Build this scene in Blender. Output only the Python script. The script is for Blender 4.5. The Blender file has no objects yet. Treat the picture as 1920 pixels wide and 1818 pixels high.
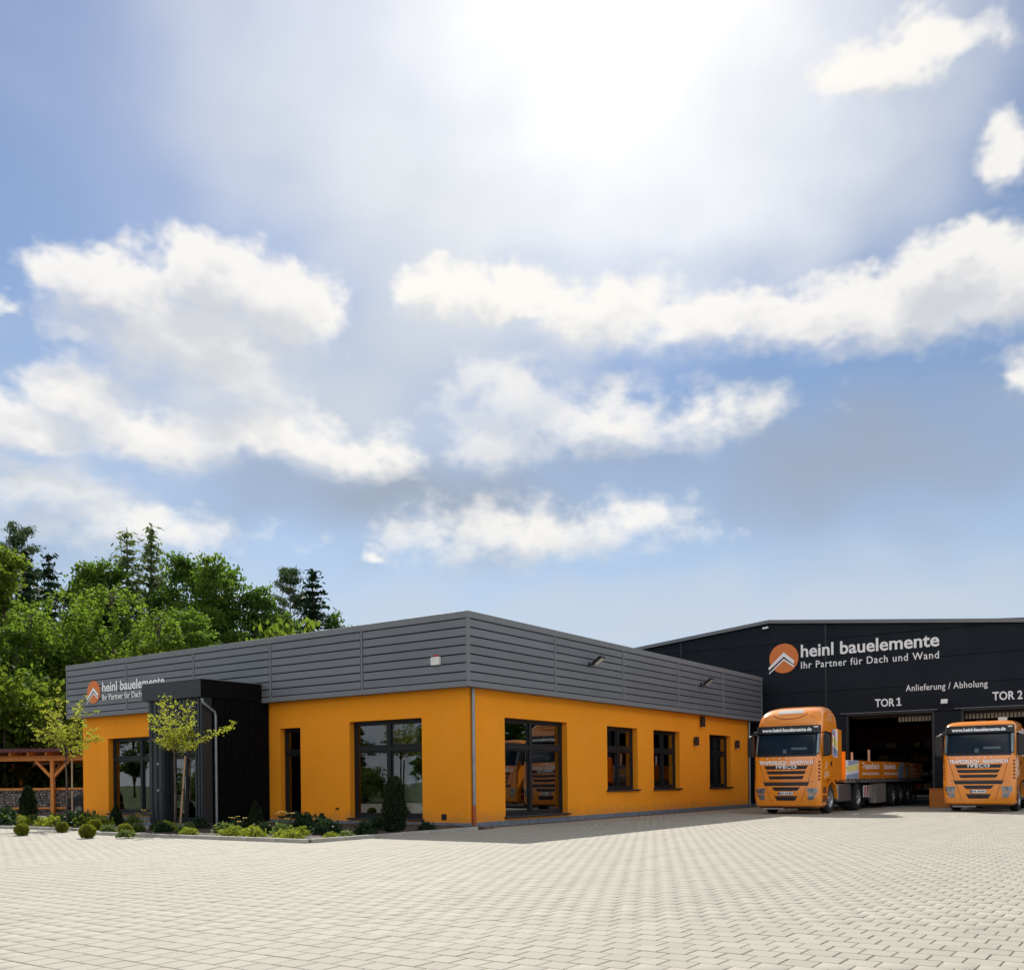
import bpy, math, random
import numpy as np
from mathutils import Vector, Matrix

SC = bpy.context.scene
COL = SC.collection
random.seed(7)
RNG = np.random.default_rng(11)
R = math.radians

# ------------------------------------------------------------------ camera
# world axes follow the buildings: +x to the right along the office front, +y away along its long side
YAW, ROLL, EYE = 0.60917, 0.010953, 1.30
cam_d = bpy.data.cameras.new('camera')
cam = bpy.data.objects.new('camera', cam_d)
COL.objects.link(cam)
cam_d.sensor_width = 36.0
cam_d.lens = 1812.74 * 36.0 / 1920.0
cam_d.shift_y = (1464.14 - 909.0) / 1920.0
cam_d.clip_start = 0.1
cam_d.clip_end = 6000
cam.matrix_world = (Matrix.Translation((0, 0, EYE)) @ Matrix.Rotation(YAW, 4, 'Z')
                    @ Matrix.Rotation(R(90), 4, 'X') @ Matrix.Rotation(-ROLL, 4, 'Z'))
SC.camera = cam

# ------------------------------------------------------------------ light
SUN_H = Vector((-0.85, 0.80))                 # horizontal direction towards the sun per metre of height
SUN_EL = math.atan2(1.0, SUN_H.length)
SUN_AZ = math.atan2(SUN_H.x, SUN_H.y)         # from +y towards +x
sun_d = bpy.data.lights.new('sun', 'SUN')
sun_d.energy = 2.4
sun_d.angle = R(0.55)
sun_d.color = (1.0, 0.95, 0.86)
sun = bpy.data.objects.new('sun', sun_d)
COL.objects.link(sun)
sun.rotation_euler = Vector((-SUN_H.x, -SUN_H.y, -1.0)).to_track_quat('-Z', 'Y').to_euler()
sun.location = (-30, 30, 40)

SC.view_settings.view_transform = 'Standard'
SC.view_settings.look = 'None'
SC.view_settings.exposure = 1.4
SC.view_settings.gamma = 1.0
SC.view_settings.use_curve_mapping = False
SC.cycles.max_bounces = 8
SC.cycles.transparent_max_bounces = 24
SC.cycles.caustics_reflective = False
SC.cycles.caustics_refractive = False
SC.cycles.sample_clamp_indirect = 6.0
SC.cycles.use_denoising = True

# ------------------------------------------------------------------ node helper
class NT:
    """tiny wrapper that makes node trees short to write"""
    def __init__(self, tree):
        self.t = tree
        self.x = 0
    def n(self, kind, **kw):
        nd = self.t.nodes.new(kind)
        self.x += 40
        nd.location = (self.x, 0)
        for k, v in kw.items():
            setattr(nd, k, v)
        return nd
    def put(self, sock, v):
        if isinstance(v, bpy.types.NodeSocket):
            self.t.links.new(v, sock)
        elif v is not None:
            try:
                sock.default_value = v
            except Exception:
                sock.default_value = tuple(v) + (1.0,)
    def math(self, op, a, b=None, c=None, clamp=False):
        nd = self.n('ShaderNodeMath', operation=op, use_clamp=clamp)
        for i, v in enumerate((a, b, c)):
            if v is not None:
                self.put(nd.inputs[i], v)
        return nd.outputs[0]
    def vec(self, op, a, b=None, c=None):
        nd = self.n('ShaderNodeVectorMath', operation=op)
        for i, v in enumerate((a, b, c)):
            if v is not None:
                self.put(nd.inputs[i], v)
        return nd.outputs['Value'] if op in ('LENGTH', 'DOT_PRODUCT', 'DISTANCE') else nd.outputs[0]
    def mix(self, f, a, b, blend='MIX'):
        nd = self.n('ShaderNodeMix', data_type='RGBA', blend_type=blend)
        self.put(nd.inputs[0], f)
        self.put(nd.inputs[6], a)
        self.put(nd.inputs[7], b)
        return nd.outputs[2]
    def smooth(self, v, lo, hi, a=0.0, b=1.0):
        nd = self.n('ShaderNodeMapRange', interpolation_type='SMOOTHSTEP')
        self.put(nd.inputs[0], v)
        for i, q in enumerate((lo, hi, a, b)):
            self.put(nd.inputs[i + 1], q)
        return nd.outputs[0]
    def noise(self, vec, scale, detail=5.0, rough=0.55, out=0, dist=0.0, dims='3D'):
        nd = self.n('ShaderNodeTexNoise', noise_dimensions=dims)
        self.put(nd.inputs['Vector'], vec)
        nd.inputs['Scale'].default_value = scale
        nd.inputs['Detail'].default_value = detail
        nd.inputs['Roughness'].default_value = rough
        nd.inputs['Distortion'].default_value = dist
        return nd.outputs[out]

# ------------------------------------------------------------------ sky
# cumulus heaps: azimuth and elevation of the heap (degrees, azimuth from the yard's axis, + to the right), half extents, weight
HEAPS = [(-22.1, 25.4, 4.1, 2.3, 1.60), (-16.9, 26.4, 4.3, 2.6, 1.70), (-12.8, 25.4, 3.8, 2.5, 1.60), (-18.9, 23.8, 6.8, 2.6, 1.60), (-15.8, 22.2, 4.1, 2.7, 1.00), (-23.6, 20.3, 3.4, 2.0, 1.20), (-26.2, 18.4, 4.3, 2.0, 1.20), (-20.9, 18.7, 6.9, 1.9, 1.10), (-14.6, 19.3, 5.9, 1.7, 1.00), (-9.8, 18.7, 5.2, 1.4, 0.75), (-26.0, 15.9, 4.8, 2.0, 0.80), (-21.8, 14.0, 6.0, 1.5, 0.60), (-27.5, 24.0, 1.1, 0.8, 1.00), (-24.1, 22.9, 1.7, 0.7, 0.70), (-3.5, 26.9, 3.3, 1.7, 1.40), (0.3, 26.5, 4.1, 1.5, 1.30), (5.7, 25.5, 5.3, 2.0, 1.20), (11.8, 24.9, 5.4, 1.7, 1.20), (18.6, 24.5, 5.7, 1.9, 1.30), (24.1, 24.2, 5.0, 2.4, 1.50), (24.9, 25.9, 3.3, 1.7, 1.50), (27.9, 24.2, 3.2, 2.3, 1.50), (18.6, 23.0, 1.7, 0.7, 0.60), (22.3, 34.5, 4.9, 1.3, 1.20), (20.1, 34.7, 3.1, 1.0, 0.90), (27.9, 29.6, 1.5, 1.3, 0.80), (27.9, 20.3, 1.1, 1.2, 0.80), (0.3, 21.8, 3.3, 2.4, 0.45), (-0.6, 19.4, 3.3, 1.6, 0.55), (6.2, 20.1, 5.9, 1.7, 0.60), (11.5, 20.3, 5.3, 1.3, 0.48), (1.4, 14.5, 7.2, 1.7, 0.55), (6.5, 14.9, 4.4, 1.3, 0.48), (-3.3, 13.9, 4.4, 1.1, 0.45), (-8.3, 13.0, 0.9, 0.4, 0.60)]
VEILS = [(-6.0, 22.3, 17.0, 7.0, 0.70), (-18.9, 20.6, 12.9, 6.8, 0.50), (-1.5, 29.7, 14.2, 8.6, 0.50), (-13.9, 32.5, 16.3, 7.4, 0.30), (19.8, 30.3, 13.3, 7.3, 0.50), (9.2, 9.6, 30.8, 3.3, 0.60)]
GLOW = [(6.8, 38.3, 29.8, 16.9, 1.25), (9.8, 30.0, 12.7, 8.9, 0.50)]
SLATE = [(-6.1, 16.4, 18.7, 4.9, 0.85), (19.6, 17.2, 17.6, 6.5, 0.75), (-23.9, 13.4, 11.0, 4.1, 0.35), (6.2, 18.0, 15.3, 4.3, 0.50)]
def build_world():
    w = bpy.data.worlds.new('World')
    SC.world = w
    w.use_nodes = True
    w.cycles.sampling_method = 'MANUAL'
    w.cycles.sample_map_resolution = 512
    t = w.node_tree
    t.nodes.clear()
    N = NT(t)
    # ---- heaps as a group: warped angles -> how deep inside a heap
    g = bpy.data.node_groups.new('cloud_heaps', 'ShaderNodeTree')
    g.interface.new_socket('angles', in_out='INPUT', socket_type='NodeSocketVector')
    g.interface.new_socket('depth', in_out='OUTPUT', socket_type='NodeSocketFloat')
    G = NT(g)
    gi = G.n('NodeGroupInput').outputs[0]
    go = G.n('NodeGroupOutput')
    acc = None
    for (a, e, ra, re, wt) in HEAPS:
        q = G.vec('MULTIPLY_ADD', gi, (1 / ra, 1 / re, 0), (-a / ra, -e / re, 0))
        d = G.math('MULTIPLY_ADD', G.vec('LENGTH', q), -wt, wt)
        acc = d if acc is None else G.math('SMOOTH_MAX', acc, d, 0.3)
    G.put(go.inputs[0], acc)
    # ---- directions
    d = N.n('ShaderNodeTexCoord').outputs['Generated']
    rot = N.n('ShaderNodeVectorRotate', rotation_type='Z_AXIS')
    N.put(rot.inputs['Vector'], d)
    rot.inputs['Angle'].default_value = -YAW
    sep = N.n('ShaderNodeSeparateXYZ')
    N.put(sep.inputs[0], rot.outputs[0])
    az = N.math('DEGREES', N.math('ARCTAN2', sep.outputs[0], sep.outputs[1]))
    el = N.math('DEGREES', N.math('ARCSINE', sep.outputs[2]))
    cmb = N.n('ShaderNodeCombineXYZ')
    N.put(cmb.inputs[0], az)
    N.put(cmb.inputs[1], el)
    ang = cmb.outputs[0]
    # ---- clear sky
    sky = N.n('ShaderNodeTexSky', sky_type='NISHITA', sun_disc=False)
    sky.sun_elevation = SUN_EL
    sky.sun_rotation = SUN_AZ
    sky.altitude = 300
    sky.air_density = 1.0
    sky.dust_density = 0.25
    sky.ozone_density = 3.0
    clear = N.vec('MULTIPLY', sky.outputs[0], (SKY_K * 0.86, SKY_K * 0.88, SKY_K * 0.90))
    # ---- shared warp of the cloud field
    base = N.vec('MULTIPLY', ang, (1.0, 1.45, 1.0))
    w1 = N.vec('SUBTRACT', N.noise(base, 0.15, 1.0, 0.5, out=1, dims='2D'), (.5, .5, .5))
    w2 = N.vec('SUBTRACT', N.noise(base, 0.55, 2.0, 0.6, out=1, dims='2D'), (.5, .5, .5))
    # ---- veil of thin high cloud with the sun behind it, and haze towards the horizon
    vw = N.vec('MULTIPLY_ADD', w1, (7, 5, 0), ang)
    veil = None
    for (a, e, ra, re, wt) in VEILS:
        q = N.vec('MULTIPLY_ADD', vw, (1 / ra, 1 / re, 0), (-a / ra, -e / re, 0))
        s = N.smooth(N.vec('LENGTH', q), 1.0, 0.0, 0.0, wt)
        veil = s if veil is None else N.math('ADD', veil, s)
    wn = N.noise(N.vec('MULTIPLY', ang, (0.6, 1.4, 1)), 0.06, 3.0, 0.6, dims='2D')
    wl = N.noise(N.vec('MULTIPLY', ang, (0.5, 1.0, 1)), 0.05, 1.0, 0.5, dims='2D')
    wisp = N.smooth(wn, 0.42, 0.78, 0.0, 0.45)
    col = N.mix(N.smooth(el, 26.0, 0.0, 0.0, 0.85), clear, HAZE_COL)
    col = N.mix(N.math('ADD', veil, wisp, clamp=True), col, VEIL_COL)
    # grey sheets of higher cloud low in the sky
    sl = None
    for (a, e, ra, re, wt) in SLATE:
        q = N.vec('MULTIPLY_ADD', vw, (1 / ra, 1 / re, 0), (-a / ra, -e / re, 0))
        k = N.smooth(N.vec('LENGTH', q), 1.0, 0.0, 0.0, wt)
        sl = k if sl is None else N.math('MAXIMUM', sl, k)
    col = N.mix(sl, col, SLATE_COL)
    # bright glow painted into the thin cloud, right of the real sun direction
    gw = N.vec('MULTIPLY_ADD', w1, (6, 5, 0), N.vec('MULTIPLY_ADD', w2, (1.2, 1.2, 0), ang))
    for (a, e, ra, re, wt) in GLOW:
        q = N.vec('MULTIPLY_ADD', gw, (1 / ra, 1 / re, 0), (-a / ra, -e / re, 0))
        k = N.math('POWER', N.math('SUBTRACT', 1.0, N.vec('LENGTH', q), clamp=True), 1.25)
        col = N.mix(N.math('MULTIPLY', k, wt, clamp=True), col, (0.415, 0.412, 0.408, 1))
    # ---- cumulus, lit from above: what has more cloud above it is greyer
    off = N.vec('MULTIPLY_ADD', w2, (2.0, 1.5, 0), N.vec('MULTIPLY', w1, (2.6, 1.5, 0)))
    warped = N.vec('ADD', ang, off)
    gn = N.n('ShaderNodeGroup')
    gn.node_tree = g
    N.put(gn.inputs[0], warped)
    gs = N.n('ShaderNodeGroup')
    gs.node_tree = g
    N.put(gs.inputs[0], N.vec('ADD', warped, (0.4, 1.8, 0)))
    loose = N.math('MULTIPLY_ADD', wl, 4.5, LOOSE)          # loose cloud added outside the view to brighten the shaded fronts
    yon = N.math('MAXIMUM', N.smooth(N.math('ABSOLUTE', az), 31.0, 42.0), N.smooth(el, 41.0, 50.0))
    loose = N.math('MULTIPLY_ADD', N.math('SUBTRACT', yon, 1.0), 3.0, loose)
    fine = N.math('MULTIPLY_ADD', N.noise(base, 0.38, 6.0, 0.52, dims='2D'), 1.35, -0.67)
    d0 = N.math('ADD', N.math('MAXIMUM', gn.outputs[0], loose), fine)
    d1 = N.math('MULTIPLY_ADD', fine, 1.1, gs.outputs[0])
    shade = N.smooth(d1, -0.2, 1.15)
    dens = N.smooth(d0, -0.25, N.math('MULTIPLY_ADD', shade, 0.60, 0.55))
    ccol = N.mix(shade, CLOUD_LIT, CLOUD_DARK)
    # cloud facing the sun (on the far side of the sky) is brighter than cloud seen against it
    sd = N.vec('DOT_PRODUCT', d, tuple(Vector((SUN_H.x, SUN_H.y, 1.0)).normalized()))
    ccol = N.vec('SCALE', ccol)
    N.put(ccol.node.inputs['Scale'], N.smooth(sd, 0.45, -0.7, 1.0, 2.4))
    ccol = N.mix(N.smooth(sd, 0.45, -0.7), ccol, N.vec('MULTIPLY', ccol, (0.97, 1.0, 1.1)))
    fade = N.smooth(el, 3.0, 13.0, 0.3, 1.0)
    col = N.mix(N.math('MULTIPLY', dens, N.math('MULTIPLY', fade, 0.86)), col, ccol)
    bg = N.n('ShaderNodeBackground')
    N.put(bg.inputs[0], col)
    bg.inputs[1].default_value = 1.0
    out = N.n('ShaderNodeOutputWorld')
    t.links.new(bg.outputs[0], out.inputs[0])
LOOSE = -2.1          # higher = more loose cloud
SKY_K = 0.042
VEIL_COL = (0.232, 0.252, 0.284, 1)
HAZE_COL = (0.215, 0.250, 0.288, 1)
SLATE_COL = (0.132, 0.154, 0.188, 1)
CLOUD_LIT = (0.395, 0.380, 0.355, 1)
CLOUD_DARK = (0.270, 0.272, 0.277, 1)
build_world()
# ------------------------------------------------------------------ mesh helpers
class MB:
    """collects faces of one part; build() links them as one mesh object"""
    def __init__(self, org=(0, 0, 0)):
        self.v, self.f, self.o = [], [], Vector(org)
    def add(self, pts, faces):
        b = len(self.v)
        self.v += [tuple(Vector(p) - self.o) for p in pts]
        self.f += [tuple(b + i for i in q) for q in faces]
        return self
    def quad(self, a, b, c, d):
        return self.add((a, b, c, d), [(0, 1, 2, 3)])
    def box(self, x0, x1, y0, y1, z0, z1):
        if x0 > x1: x0, x1 = x1, x0
        if y0 > y1: y0, y1 = y1, y0
        if z0 > z1: z0, z1 = z1, z0
        p = [(x, y, z) for z in (z0, z1) for y in (y0, y1) for x in (x0, x1)]
        return self.add(p, [(0, 2, 3, 1), (4, 5, 7, 6), (0, 1, 5, 4), (2, 6, 7, 3), (0, 4, 6, 2), (1, 3, 7, 5)])
    def beam(self, p0, p1, w, h, up=(0, 0, 1)):
        p0, p1 = Vector(p0), Vector(p1)
        d = (p1 - p0).normalized()
        s = d.cross(Vector(up))
        if s.length < 1e-4: s = d.cross(Vector((0, 1, 0)))
        s.normalize()
        u = s.cross(d)
        q = []
        for c in (p0, p1):
            for a, b in ((-1, -1), (1, -1), (1, 1), (-1, 1)):
                q.append(c + s * (a * w / 2) + u * (b * h / 2))
        return self.add(q, [(0, 3, 2, 1), (4, 5, 6, 7), (0, 1, 5, 4), (1, 2, 6, 5), (2, 3, 7, 6), (3, 0, 4, 7)])
    def tube(self, pts, r, n=10, cap=True):
        pts = [Vector(p) for p in pts]
        rs = r if isinstance(r, (list, tuple)) else [r] * len(pts)
        rings = []
        ref = None
        for i, p in enumerate(pts):
            d = (pts[min(i + 1, len(pts) - 1)] - pts[max(i - 1, 0)]).normalized()
            if ref is None:
                ref = d.orthogonal().normalized()
            s = (ref - d * ref.dot(d)).normalized()
            ref = s
            u = d.cross(s)
            rings += [p + (s * math.cos(t) + u * math.sin(t)) * rs[i] for t in [2 * math.pi * k / n for k in range(n)]]
        fc = []
        for i in range(len(pts) - 1):
            for k in range(n):
                a, b = i * n + k, i * n + (k + 1) % n
                fc.append((a, b, b + n, a + n))
        if cap:
            fc.append(tuple(range(n - 1, -1, -1)))
            m = (len(pts) - 1) * n
            fc.append(tuple(m + k for k in range(n)))
        return self.add(rings, fc)
    def lathe(self, prof, c, axis=(1, 0, 0), n=28):
        """prof: list of (offset along axis, radius)"""
        ax = Vector(axis).normalized()
        s = ax.orthogonal().normalized()
        u = ax.cross(s)
        c = Vector(c)
        pts, fc = [], []
        for (o, r) in prof:
            for k in range(n):
                t = 2 * math.pi * k / n
                pts.append(c + ax * o + (s * math.cos(t) + u * math.sin(t)) * r)
        for i in range(len(prof) - 1):
            for k in range(n):
                a, b = i * n + k, i * n + (k + 1) % n
                fc.append((a, b, b + n, a + n))
        return self.add(pts, fc)
    def prism(self, poly, o, ax, ay, an, depth):
        """flat outline poly in (ax, ay) from o, thickness depth along an"""
        o, ax, ay, an = Vector(o), Vector(ax), Vector(ay), Vector(an)
        n = len(poly)
        a = [o + ax * x + ay * y for x, y in poly]
        b = [p + an * depth for p in a]
        return self.add(a + b, [tuple(range(n - 1, -1, -1)), tuple(range(n, 2 * n))] +
                        [(i, (i + 1) % n, n + (i + 1) % n, n + i) for i in range(n)])
    def mesh(self, name, mat, smooth=False):
        me = bpy.data.meshes.new(name)
        me.from_pydata(self.v, [], self.f)
        if mat: me.materials.append(mat)
        if smooth:
            me.polygons.foreach_set('use_smooth', [True] * len(me.polygons))
        me.update()
        return me
    def build(self, name, mat, parent=None, smooth=False, bevel=0.0, seg=2, angle=None, fix=True):
        me = self.mesh(name, mat, smooth)
        o = bpy.data.objects.new(name, me)
        COL.objects.link(o)
        o.parent = parent
        if fix:
            import bmesh
            bm = bmesh.new(); bm.from_mesh(me)
            bmesh.ops.recalc_face_normals(bm, faces=bm.faces)
            bm.to_mesh(me); bm.free()
        if bevel:
            m = o.modifiers.new('bevel', 'BEVEL')
            m.width, m.segments, m.limit_method, m.angle_limit = bevel, seg, 'ANGLE', R(35)
            m.harden_normals = False
        if angle:
            me.set_sharp_from_angle(angle=R(angle))
        return o

def link(name, me, parent=None, loc=None, rz=0.0, sc=1.0):
    o = bpy.data.objects.new(name, me)
    COL.objects.link(o)
    o.parent = parent
    if loc is not None: o.location = loc
    if rz: o.rotation_euler.z = rz
    if sc != 1.0: o.scale = (sc,) * 3 if not hasattr(sc, '__len__') else sc
    return o
def tag(o, label, cat, group=None):
    o['label'], o['category'] = label, cat
    if group: o['group'] = group
    return o
def struct(o):
    o['kind'] = 'structure'
    return o
def stuff(o, label=None, cat=None):
    o['kind'] = 'stuff'
    if label: o['label'] = label
    if cat: o['category'] = cat
    return o
def thing(name, label, cat, loc=(0, 0, 0), rz=0.0, group=None):
    o = bpy.data.objects.new(name, None)
    COL.objects.link(o)
    o.empty_display_size = 0.3
    o.location = loc
    o.rotation_euler.z = rz
    return tag(o, label, cat, group)
def copy_thing(root, loc, rz=0.0, sc=1.0, label=None):
    r = root.copy(); COL.objects.link(r)
    r.location = loc; r.rotation_euler = (0, 0, rz)
    r.scale = (sc, sc, sc) if not hasattr(sc, '__len__') else sc
    if label: r['label'] = label
    for ch in [c for c in root.children]:
        c = ch.copy(); COL.objects.link(c); c.parent = r
        for g in [q for q in ch.children]:
            d = g.copy(); COL.objects.link(d); d.parent = c
    return r

def text_part(name, s, mat, parent, o, ax, ay, width, cap, depth=0.012, org=(0, 0, 0), bold=0.0, spacing=1.0, letters=False):
    """letters fitted to a width and height, standing depth proud of the plane (o, ax, ay)"""
    cu = bpy.data.curves.new('t', 'FONT')
    cu.body = s; cu.size = 1.0; cu.offset = bold; cu.space_character = spacing
    cu.resolution_u = 3
    ob = bpy.data.objects.new('t', cu)
    COL.objects.link(ob)
    bpy.context.view_layer.update()
    dg = bpy.context.evaluated_depsgraph_get()
    me = bpy.data.meshes.new_from_object(ob.evaluated_get(dg))
    bpy.data.objects.remove(ob); bpy.data.curves.remove(cu)
    n = len(me.vertices)
    co = np.empty(n * 3); me.vertices.foreach_get('co', co); co = co.reshape(-1, 3)
    x0, x1 = co[:, 0].min(), co[:, 0].max()
    y1 = 0.73                                            # cap height of the built-in face
    o, ax, ay = Vector(o), Vector(ax), Vector(ay)
    an = ax.cross(ay)
    sx, sy = width / (x1 - x0), cap / y1
    tr = np.outer((co[:, 0] - x0) * sx, np.array(ax)) + np.outer(co[:, 1] * sy, np.array(ay)) + np.array(o + an * depth - Vector(org))
    me.vertices.foreach_set('co', tr.ravel()); me.update()
    me.materials.clear(); me.materials.append(mat)
    def emit(nm, mesh):
        ob = bpy.data.objects.new(nm, mesh)
        COL.objects.link(ob); ob.parent = parent
        if depth > 0.006:
            m = ob.modifiers.new('thick', 'SOLIDIFY'); m.thickness = depth * 0.9; m.offset = -1
        return ob
    if not letters: return emit(name, me)
    # one object per letter: islands whose extents overlap along the line belong together (i and its dot, umlauts)
    import bmesh
    bm = bmesh.new(); bm.from_mesh(me)
    left = set(bm.verts); isl = []
    while left:
        st = [left.pop()]; comp = []
        while st:
            v = st.pop(); comp.append(v)
            for e in v.link_edges:
                w = e.other_vert(v)
                if w in left: left.remove(w); st.append(w)
        xs = [v.co.dot(ax) for v in comp]
        isl.append([min(xs), max(xs), comp])
    isl.sort(key=lambda q: q[0])
    groups = []
    for lo, hi, comp in isl:
        if groups and lo < groups[-1][1] - .15 * (hi - lo): groups[-1][1] = max(hi, groups[-1][1]); groups[-1][2] += comp
        else: groups.append([lo, hi, comp])
    for lo, hi, comp in groups:
        idx = {v: i for i, v in enumerate(comp)}
        fs = {f for v in comp for f in v.link_faces}
        m2 = bpy.data.meshes.new('letter')
        m2.from_pydata([tuple(v.co) for v in comp], [], [tuple(idx[v] for v in f.verts) for f in fs])
        m2.materials.append(mat); m2.update()
        emit('letter', m2)
    bm.free(); bpy.data.meshes.remove(me)

# ------------------------------------------------------------------ materials
MATS = {}
def pbr(name, col, rough=0.6, metal=0.0, var=0.06, scale=3.0, bump=0.0, bscale=40.0, spec=0.5, coat=0.0, detail=5.0, wear=None, splash=False, rvar=0.15, orand=0.0):
    if name in MATS: return MATS[name]
    m = bpy.data.materials.new(name); m.use_nodes = True
    t = m.node_tree; N = NT(t)
    b = t.nodes['Principled BSDF']
    tc = N.n('ShaderNodeTexCoord').outputs['Object']
    f = N.noise(tc, scale, detail, 0.6)
    f = N.smooth(f, 0.25, 0.75, 1.0 - var, 1.0 + var)
    if orand:
        f = N.math('MULTIPLY', f, N.math('MULTIPLY_ADD', N.n('ShaderNodeObjectInfo').outputs['Random'], orand, 1 - orand / 2))
    c = N.vec('SCALE', tuple(col)); N.put(c.node.inputs['Scale'], f)
    if wear:
        wcol, amount, wscale = wear
        k = N.smooth(N.noise(tc, wscale, 7.0, 0.68), 0.5, 0.78, 0.0, amount)
        c = N.mix(k, c, tuple(wcol) + (1,))
    if splash:
        # rain streaks and a band of splashed dirt near the ground
        st = N.smooth(N.noise(N.vec('MULTIPLY', tc, (5.0, 5.0, 0.22)), 1.0, 5.0, 0.6), 0.52, 0.75, 0.0, 0.07)
        c = N.mix(st, c, (0.40, 0.17, 0.04, 1))
        sz = N.n('ShaderNodeSeparateXYZ'); N.put(sz.inputs[0], tc)
        hgt = N.math('ADD', sz.outputs[2], N.math('MULTIPLY', N.noise(tc, 2.2, 6.0, 0.7), -0.9))
        c = N.mix(N.smooth(hgt, 0.05, -0.35, 0.0, 0.35), c, (0.30, 0.17, 0.08, 1))
    N.put(b.inputs['Base Color'], c)
    N.put(b.inputs['Roughness'], N.smooth(N.noise(tc, scale * 2.3, 4.0), 0.2, 0.8, max(0.02, rough * (1 - rvar)), min(1, rough * (1 + rvar))))
    b.inputs['Metallic'].default_value = metal
    b.inputs['Specular IOR Level'].default_value = spec
    if coat:
        b.inputs['Coat Weight'].default_value = coat
        b.inputs['Coat Roughness'].default_value = 0.05
    if bump:
        bn = N.n('ShaderNodeBump'); bn.inputs['Strength'].default_value = bump; bn.inputs['Distance'].default_value = 0.02
        N.put(bn.inputs['Height'], N.noise(tc, bscale, 6.0, 0.65))
        N.put(b.inputs['Normal'], bn.outputs[0])
    MATS[name] = m
    return m
def glass(name, tint=(0.55, 0.6, 0.62), refl=1.0, rough=0.0, ior=1.5):
    if name in MATS: return MATS[name]
    m = bpy.data.materials.new(name); m.use_nodes = True
    t = m.node_tree; t.nodes.clear(); N = NT(t)
    tr = N.n('ShaderNodeBsdfTransparent'); tr.inputs[0].default_value = tuple(tint) + (1,)
    gl = N.n('ShaderNodeBsdfGlossy'); gl.inputs['Roughness'].default_value = rough
    gl.inputs[0].default_value = (0.95, 0.97, 1, 1)
    tc = N.n('ShaderNodeTexCoord').outputs['Object']
    bn = N.n('ShaderNodeBump'); bn.inputs['Strength'].default_value = 0.03; bn.inputs['Distance'].default_value = 0.05
    N.put(bn.inputs['Height'], N.noise(tc, 0.9, 1.0)); N.put(gl.inputs['Normal'], bn.outputs[0])
    fr = N.n('ShaderNodeFresnel'); fr.inputs[0].default_value = ior
    fac = N.math('MULTIPLY', fr.outputs[0], refl, clamp=True)
    mx = N.n('ShaderNodeMixShader'); N.put(mx.inputs[0], fac)
    t.links.new(tr.outputs[0], mx.inputs[1]); t.links.new(gl.outputs[0], mx.inputs[2])
    o = N.n('ShaderNodeOutputMaterial'); t.links.new(mx.outputs[0], o.inputs[0])
    MATS[name] = m
    return m
def leafmat(name, a, b, trans=0.45, big=0.25, glossy=0.1):
    """leaf colours between a and b, leaf by leaf and clump by clump, with light passing through"""
    if name in MATS: return MATS[name]
    m = bpy.data.materials.new(name); m.use_nodes = True
    t = m.node_tree; t.nodes.clear(); N = NT(t)
    geo = N.n('ShaderNodeNewGeometry')
    tc = N.n('ShaderNodeTexCoord').outputs['Object']
    f = N.math('ADD', N.math('MULTIPLY', geo.outputs['Random Per Island'], 0.55), N.math('MULTIPLY', N.smooth(N.noise(tc, big, 3.0), 0.3, 0.7), 0.45))
    c = N.mix(f, tuple(a) + (1,), tuple(b) + (1,))
    df = N.n('ShaderNodeBsdfPrincipled'); N.put(df.inputs['Base Color'], c)
    df.inputs['Roughness'].default_value = 0.65; df.inputs['Specular IOR Level'].default_value = glossy
    tl = N.n('ShaderNodeBsdfTranslucent'); N.put(tl.inputs[0], N.mix(0.6, c, (1.05 * b[0], 1.2 * b[1], 0.5 * b[2], 1)))
    mx = N.n('ShaderNodeMixShader'); mx.inputs[0].default_value = trans
    t.links.new(df.outputs[0], mx.inputs[1]); t.links.new(tl.outputs[0], mx.inputs[2])
    o = N.n('ShaderNodeOutputMaterial'); t.links.new(mx.outputs[0], o.inputs[0])
    MATS[name] = m
    return m
def woodmat(name, a, b, rough=0.55, stretch=(1, 1, 14)):
    if name in MATS: return MATS[name]
    m = bpy.data.materials.new(name); m.use_nodes = True
    t = m.node_tree; N = NT(t); bs = t.nodes['Principled BSDF']
    tc = N.n('ShaderNodeTexCoord').outputs['Object']
    v = N.vec('MULTIPLY', tc, tuple(12.0 / s for s in stretch))
    f = N.smooth(N.noise(v, 1.0, 5.0, 0.6, dist=0.4), 0.3, 0.7)
    N.put(bs.inputs['Base Color'], N.mix(f, tuple(a) + (1,), tuple(b) + (1,)))
    bs.inputs['Roughness'].default_value = rough
    MATS[name] = m
    return m

ORANGE = pbr('orange_plaster', (0.94, 0.322, 0.011), 0.85, var=0.03, scale=0.7, bump=0.12, bscale=120, spec=0.3, wear=((0.72, 0.26, 0.03), 0.12, 0.5), splash=True)
FASCIA = pbr('grey_metal_cladding', (0.170, 0.182, 0.205), 0.45, 0.2, var=0.05, scale=0.5, wear=((0.23, 0.23, 0.24), 0.25, 0.9), orand=0.12)
FASCIA_BACK = pbr('shadow_gap_backing', (0.02, 0.021, 0.023), 0.8)
TRIM = pbr('grey_metal_trim', (0.185, 0.195, 0.212), 0.62, 0.1, var=0.04)
FRAME = pbr('anthracite_window_frame', (0.008, 0.009, 0.011), 0.45, var=0.08, spec=0.3)
SILL = pbr('anthracite_metal_sill', (0.035, 0.038, 0.045), 0.35, 0.3)
GLASS = glass('window_glass', (0.50, 0.53, 0.54), 2.6)
ZINC = pbr('zinc_pipe', (0.26, 0.29, 0.32), 0.4, 0.6, var=0.12, scale=5)
REDPIPE = pbr('red_brown_pipe', (0.33, 0.075, 0.02), 0.5)
PLINTH = pbr('blue_grey_plinth', (0.16, 0.18, 0.21), 0.85, var=0.25, scale=6, bump=0.3)
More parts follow.
